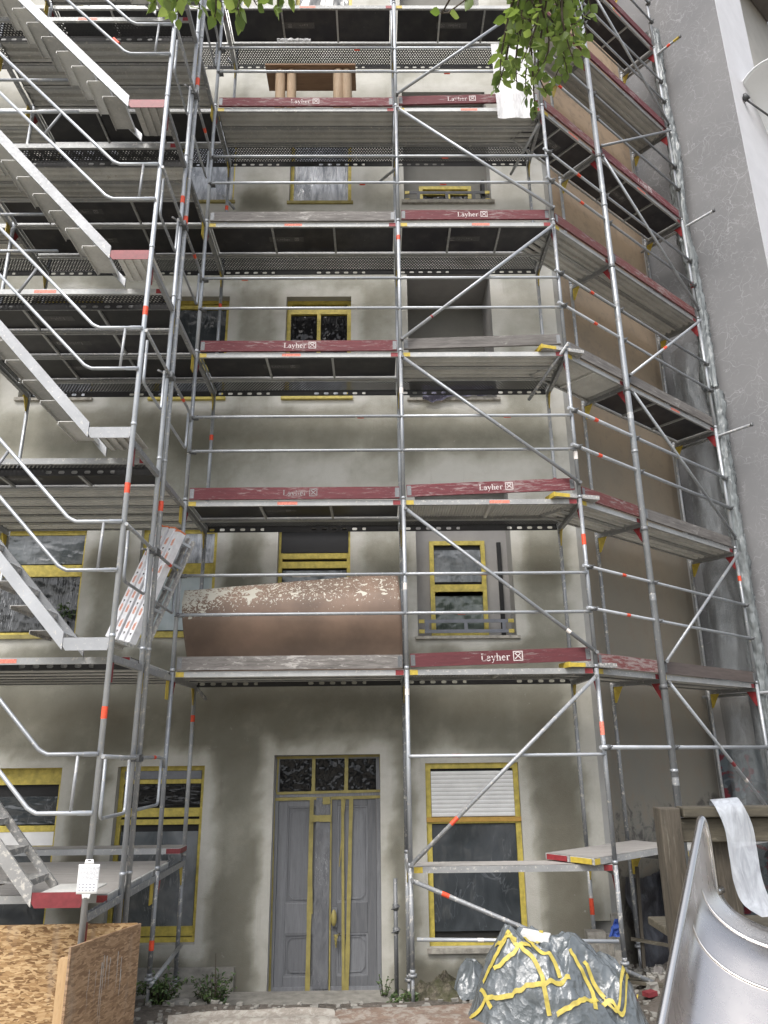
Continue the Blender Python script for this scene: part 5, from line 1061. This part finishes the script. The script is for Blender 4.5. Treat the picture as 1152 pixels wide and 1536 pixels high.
for pl_ in tps:
    P = [surf(*p) for p in pl_]; P = [p for p in P if p]
    if len(P) < 2: continue
    L, Rr = [], []; n = 10*(len(P)-1)
    for i in range(n+1):
        q = cr(P, i/n*(len(P)-1)); q2 = cr(P, min(len(P)-1.001, i/n*(len(P)-1)+.05)); d = (q2-q)
        if d.length < 1e-5 or i == n: d = q-cr(P, max(0, i/n*(len(P)-1)-.05))
        e_ = .05; nv = Vector((ph(q.x-e_,q.y,0)-ph(q.x+e_,q.y,0), ph(q.x,q.y-e_,0)-ph(q.x,q.y+e_,0), 2*e_)).normalized(); d.normalize(); s_ = d.cross(nv).normalized()*.019
        c_ = Vector((q.x, q.y, max(ph(q.x, q.y, 0)+.012, ph(q.x, q.y)+.006)))+nv*.010; L.append(c_-s_); Rr.append(c_+s_)
    part('yellow_tape', MB().ribbon(L, Rr), M['mask_tape2'], pile)
tpk = surf(803, 1412) or Vector((1.1,-.6,-.5))
br_ = bevel(solo('brick', MB().box(-.13,-.075,0,.13,.075,.085), M['white_plastic'], 'white brick holding down the top of the tarpaulin heap', 'brick', None, (tpk.x, tpk.y, tpk.z-.01), -.35), .008); br_.rotation_euler = (.05,.12,-.35)
solo('crumpled_tarpaulin', MB().grid(lambda u, v: Vector((.42+.42*u+.05*noise.noise(Vector((u*4,v*4,1))), .02+.40*v, gz(.6,.2)+.05+.30*math.sin(u*3.14)**.7*math.sin(v*3.14)**.6 + .16*noise.voronoi(Vector((u*2.6,v*2.6,7)))[0][0] + .06*noise.voronoi(Vector((u*6,v*6,3)))[0][0] - .08)), 40, 40), M['tarp'], 'small crumpled grey tarpaulin on the ground left of the taped heap', 'tarpaulin')

# ------------------------------------------------------------------ ground clutter by the door
def slab(label, x0, y0, x1, y1, z0, z1, rz=0, mat='concrete', tilt=0):
    cx, cy = (x0+x1)/2, (y0+y1)/2; b = MB(); hx, hy = (x1-x0)/2, (y1-y0)/2; b.box(-hx,-hy,0,hx,hy,z1-z0); o = solo('paving_slab', b, M[mat], label, 'slab', 'loose slabs by the door', (cx, cy, z0), rz); o.rotation_euler = (tilt, 0, rz); return bevel(o, .01)
slab('long concrete step slab right before the front door', -2.12, .74, -.05, 1.36, -1.66, -1.462)
slab('tilted grey slab left of the door step, next to the weeds', -2.66, .26, -2.32, .66, -1.37, -1.29, .35, tilt=-.22); slab('narrow slab against the wall under the left window', -2.62, .85, -2.26, 1.25, -1.52, -1.36, -.15); slab('small slab edge between weeds and door step', -2.26, .50, -2.10, .98, -1.50, -1.36, -.3)
GE = atz(420, 1514, -1.12).y
solo('ground_sheet', MB().grid(lambda u, v: Vector((-2.25+1.50*u+.15*(1-v), -1.2+(1.2+GE-.10*(1-u)**2)*v, -1.125+.02*math.sin(u*3.1)+.03*noise.noise(Vector((u*3,v*3,1))))), 24, 12), M['ground_pale'], 'pale dusty sheet on the ground in front of the door', 'plywood sheet', 'plywood sheets on the ground')
solo('ground_sheet', MB().grid(lambda u, v: Vector((-.735+1.5*u, -1.2+(1.2+GE+.03*u)*v, -1.13+.02*math.sin(u*2.1)+.03*noise.noise(Vector((u*3,v*3,4))))), 24, 12), M['ground_ply'], 'reddish plywood sheet on the ground below the middle post', 'plywood sheet', 'plywood sheets on the ground')
def mound(label, cx, cy, rx, ry, h, seed):
    def fn(u, v):
        a_ = 2*math.pi*u; x = cx+rx*v*math.cos(a_); y = cy+ry*v*math.sin(a_); return Vector((x, y, gz(x,y)-.03 + h*min(1, 1.6*(1-v*v)) + .13*noise.fractal(Vector((x*6,y*6,seed)), .8, 2.1, 5)*(1-v*.7)))
    o = solo('earth_mound', MB().grid(fn, 60, 22), M['moss'], label, 'earth mound', 'mounds of earth by the wall'); return o
mound('mossy earth mound to the right of the middle post foot', .36, .26, .36, .28, .20, 1); mound('flatter mossy mound against the wall under the shuttered window', .42, .98, .48, .34, .26, 2); mound('mound of earth with weeds left of the door', -2.28, .75, .30, .34, .10, 3)
def weed(label, x, y, n, rad, h, seed, leaf=.055, stalk=None):
    r = random.Random(seed); t = thing('weed', label, 'weed', (x, y, gz(x,y)-.02), 0, 'weeds along the wall'); st = MB(); lf = MB()
    for k in range(n):
        a_ = r.uniform(0,6.28); L = h*r.uniform(.4,1); tip = Vector((rad*math.cos(a_)*r.random()**.5, rad*math.sin(a_)*r.random()**.5, L)); mid = tip*.55+Vector((0,0,.06)); st.tube([(tip.x*.15,tip.y*.15,0), mid, tip], [.004,.003,.0015], 5)
        for j in range(9):
            f = .25+.75*j/8; p = (tip*f if f > .6 else mid*(f/.55 if f < .55 else 1)); p = Vector((0,0,0)).lerp(mid, f/.55) if f < .55 else mid.lerp(tip, (f-.55)/.45)
            d = Vector((r.gauss(0,1), r.gauss(0,1), r.gauss(-.1,.6))).normalized(); s_ = d.cross(Vector((r.gauss(0,.3),r.gauss(0,.3),1))).normalized()*leaf*.24; l = leaf*r.uniform(.6,1.2)
            lf.quad(p, p+d*l*.5+s_+Vector((0,0,.01)), p+d*l, p+d*l*.5-s_+Vector((0,0,.01)))
    if stalk: st.tube([(0,0,0),(.02,.0,stalk*.5),(.0,.01,stalk)], [.008,.006,.004], 6)
    part('stems', st, M['bark'], t); part('foliage', lf, M['weed'], t)
weed('tall bushy weed with bare stalk left of the front door', -2.10, .72, 46, .26, .42, 1, .06, .62); weed('dark weed patch behind the brown OSB panel', -2.50, .10, 50, .28, .34, 2, .06); weed('weed spreading under the left window', -2.62, .75, 26, .22, .22, 3, .05); weed('low dark weed beside the middle post and black tube', -.10, .72, 24, .16, .22, 4, .06); weed('thin weed sprig at the right edge of the door', -.28, 1.15, 8, .14, .30, 5, .04); weed('ivy clump at the foot of the middle post', .02, .45, 22, .16, .2, 6, .05)
solo('orange_debris', MB().box(-.06,-.04,-.01,.06,.04,.03), M['red_dull'], 'small broken piece of red brick in the dirt beside the slide', 'brick piece', None, tuple(at(975,1492,-.3)), .5); solo('debris_board', MB().box(-.3,-.05,0,.3,.05,.025), M['old_timber_h'], 'short dirty board lying in the dirt between heap and slide', 'board', None, (2.25,-.10,gz(2.25,-.1)+.02), -.5)
for k in range(3): solo('debris_board', MB().box(-.25,-.04,0,.25,.04,.02), M['toe_grey'], ['grey scrap board among rubble near corner frame foot','scrap board crossing the rubble behind the low brace','scrap board furthest back near the wooden stake'][k], 'board', None, (2.5+.3*k, .2+.3*k, gz(2.5+.3*k,.2+.3*k)+.03), 1.2-.9*k)

# ------------------------------------------------------------------ tree whose twigs hang into the view
tree = thing('tree', 'leafy tree whose low twigs hang into the top of the view', 'tree', (0,0,0))
part('trunk', MB().tube([(2.6,-9.6,-.6),(2.55,-9.5,1.2),(2.4,-9.2,2.8),(2.2,-8.9,4.2),(2.0,-8.6,6.0)], [.16,.13,.11,.09,.05], 12), M['bark'], tree)
tw = MB(); lf = MB(); rnd = random.Random(21)
tw.tube([(2.3,-9.0,3.7),(1.5,-8.0,4.3),(.8,-7.0,4.35),(.3,-6.4,4.1),(-.3,-6.35,4.0),(-1.2,-6.5,3.95)], [.05,.035,.022,.014,.010,.005], 8)
def leaf(p, d, L, wd):
    d = d.normalized(); s_ = d.cross(Vector((rnd.gauss(0,.5), rnd.gauss(0,.5), 1))); 
    if s_.length < .1: s_ = Vector((1,0,0))
    s_.normalize(); nn = s_.cross(d).normalized(); fold = .12*L; i = len(lf.v); stem = p; p = p + d*L*.18
    prof = [(0,.0),(.16,.62),(.38,1.),(.62,.82),(.84,.38),(1.,0.)]; C_ = []; 
    for t, w_ in prof:
        dro = -.10*L*t*t; c_ = p + d*L*t + Vector((0,0,dro)); C_.append((c_, c_ - s_*wd*w_*.5 + nn*fold*w_*.6, c_ + s_*wd*w_*.5 + nn*fold*w_*.6))
    for c_, a_, b_ in C_: lf.v += [tuple(c_), tuple(a_), tuple(b_)]
    for k in range(5):
        lf.f.append((i+3*k, i+3*k+3, i+3*k+4, i+3*k+1)); lf.f.append((i+3*k, i+3*k+2, i+3*k+5, i+3*k+3)); lf.sm += [True, True]
    tw.tube([stem, p], .0011, 4, False)
def twig(P, n, L=.062, spread=1.):
    P = [Vector(p) for p in P]; N = 14; Q = [cr(P, i/N*(len(P)-1)) for i in range(N+1)]; tw.tube(Q, [.0045*(1-i/N)+.0012 for i in range(N+1)], 5)
    for k in range(n):
        f = (k+.7)/n; q = Q[min(N, int(f*N))]; d = (Q[min(N, int(f*N)+1)]-Q[max(0, int(f*N)-1)]); d.normalize(); sd_ = Vector((rnd.gauss(0,1), rnd.gauss(0,1), rnd.gauss(-.15,.5))).normalized(); leaf(q, d*.35+sd_*spread+Vector((0,0,-.35)), L*rnd.uniform(.65,1.15), L*rnd.uniform(.54,.72))
def pt(px, py, dist): d = ray(px, py).normalized(); return CAM + d*dist
# right hanging spray: denser at the top, tapering to its tip
tips = [(803,172,2.75),(752,118,2.7),(745,140,2.8),(775,128,2.75),(790,150,2.9),(832,118,2.85),(852,112,2.8),(838,80,2.7),(872,75,2.8),(880,52,2.9),(760,92,2.95),(765,70,2.75),(782,95,2.6),(815,90,2.95),(800,120,2.65),(850,60,3.0),(828,55,2.6),(775,45,2.7),(890,22,2.85),(865,35,2.6),(805,60,3.0),(795,30,2.65),(845,20,2.7),(820,140,2.8),(768,110,3.0),(842,98,2.95),(860,90,2.6),(812,35,3.05),(785,60,2.85),(832,30,2.95)]
for k, (px, py, ds) in enumerate(tips):
    x0 = 820 + (px-820)*.55 + rnd.uniform(-18,18); a_ = pt(x0, -70+rnd.uniform(-25,10), ds+.05); b_ = pt(px, py, ds); m1 = a_.lerp(b_, .4)+Vector((rnd.gauss(0,.02), rnd.gauss(0,.03), .02)); m2 = a_.lerp(b_, .75)+Vector((rnd.gauss(0,.02), rnd.gauss(0,.03), 0)); ln = (b_-a_).length
    twig([a_, m1, m2, b_], int(13+ln*42), .040)
for (x0, y0, px, py, ds, n) in ((250,-50,232,18,2.8,9),(265,-50,268,42,2.9,9),(290,-45,300,30,2.85,8),(305,-45,252,30,2.7,8),(330,-50,322,40,2.8,9),(345,-50,360,42,2.75,9),(350,-50,385,22,2.8,7),(300,-60,275,15,3.0,8),(335,-60,310,10,2.9,8),(415,-40,418,28,2.85,7),(430,-40,432,8,2.8,6),(400,-45,395,8,2.9,5),(290,-40,240,8,2.6,7),(370,-40,355,30,2.65,6)):
    a_ = pt(x0, y0, ds+.03); b_ = pt(px, py-14, ds); twig([a_, a_.lerp(b_,.4)+Vector((rnd.gauss(0,.015),rnd.gauss(0,.02),0)), a_.lerp(b_,.75), b_], int(n*1.5), .044)
for k in range(26):     # twigs further up, outside the view
    t_ = rnd.random(); base = Vector((2.3,-9.0,3.9)).lerp(Vector((.2,-6.4,4.2)), t_); twig([base, base+Vector((rnd.gauss(0,.3),rnd.gauss(0,.3),.25)), base+Vector((rnd.gauss(0,.5),rnd.gauss(0,.5),.5)), base+Vector((rnd.gauss(0,.6),rnd.gauss(0,.6),.6))], 14, .07)
part('twigs', tw, M['bark'], tree); part('foliage', lf, M['leaf'], tree)

# tree belt added far behind the viewer to darken reflections and low sky
b = MB(); rnd = random.Random(4)
b.grid(lambda u, v: Vector(((34+3*noise.noise(Vector((u*30,v*5,1))))*math.cos(R(200+140*u)), -6+(34+4*noise.noise(Vector((u*30,v*5,1))))*math.sin(R(200+140*u)), -1.0+(7.5+3*noise.noise(Vector((u*14,2,3))))*v)), 160, 24)
o = link('added_tree_belt', b.mesh('added_tree_belt', M['weed'])); tag(o, 'added belt of trees far behind the viewer, dimming reflections and low sky', 'trees', None, 'stuff')

# ------------------------------------------------------------------ light
wd = bpy.data.worlds.new('World'); sc.world = wd; wd.use_nodes = True; nt_ = wd.node_tree; bg = nt_.nodes['Background']
sky = nt_.nodes.new('ShaderNodeTexSky'); sky.sky_type = 'NISHITA'; sky.sun_disc = False
EL, AZ = R(52), R(205)
sky.sun_elevation = EL; sky.sun_rotation = AZ; sky.dust_density = 4.; sky.air_density = 1.; sky.ozone_density = 1.
hs = nt_.nodes.new('ShaderNodeHueSaturation'); hs.inputs['Saturation'].default_value = .42; nt_.links.new(sky.outputs[0], hs.inputs['Color']); nt_.links.new(hs.outputs[0], bg.inputs[0]); bg.inputs[1].default_value = .15
sl = bpy.data.lights.new('sun', 'SUN'); sl.energy = .9; sl.angle = R(22); sl.color = (1, .975, .94); so = bpy.data.objects.new('sun', sl); COL.objects.link(so)
sdv = Vector((math.sin(AZ)*math.cos(EL), math.cos(AZ)*math.cos(EL), math.sin(EL))); so.rotation_euler = sdv.to_track_quat('Z', 'Y').to_euler()
vs = sc.view_settings; vs.view_transform = 'Standard'; vs.look = 'None'; vs.gamma = 1; vs.exposure = .98
sc.cycles.max_bounces = 8; sc.cycles.transparent_max_bounces = 24
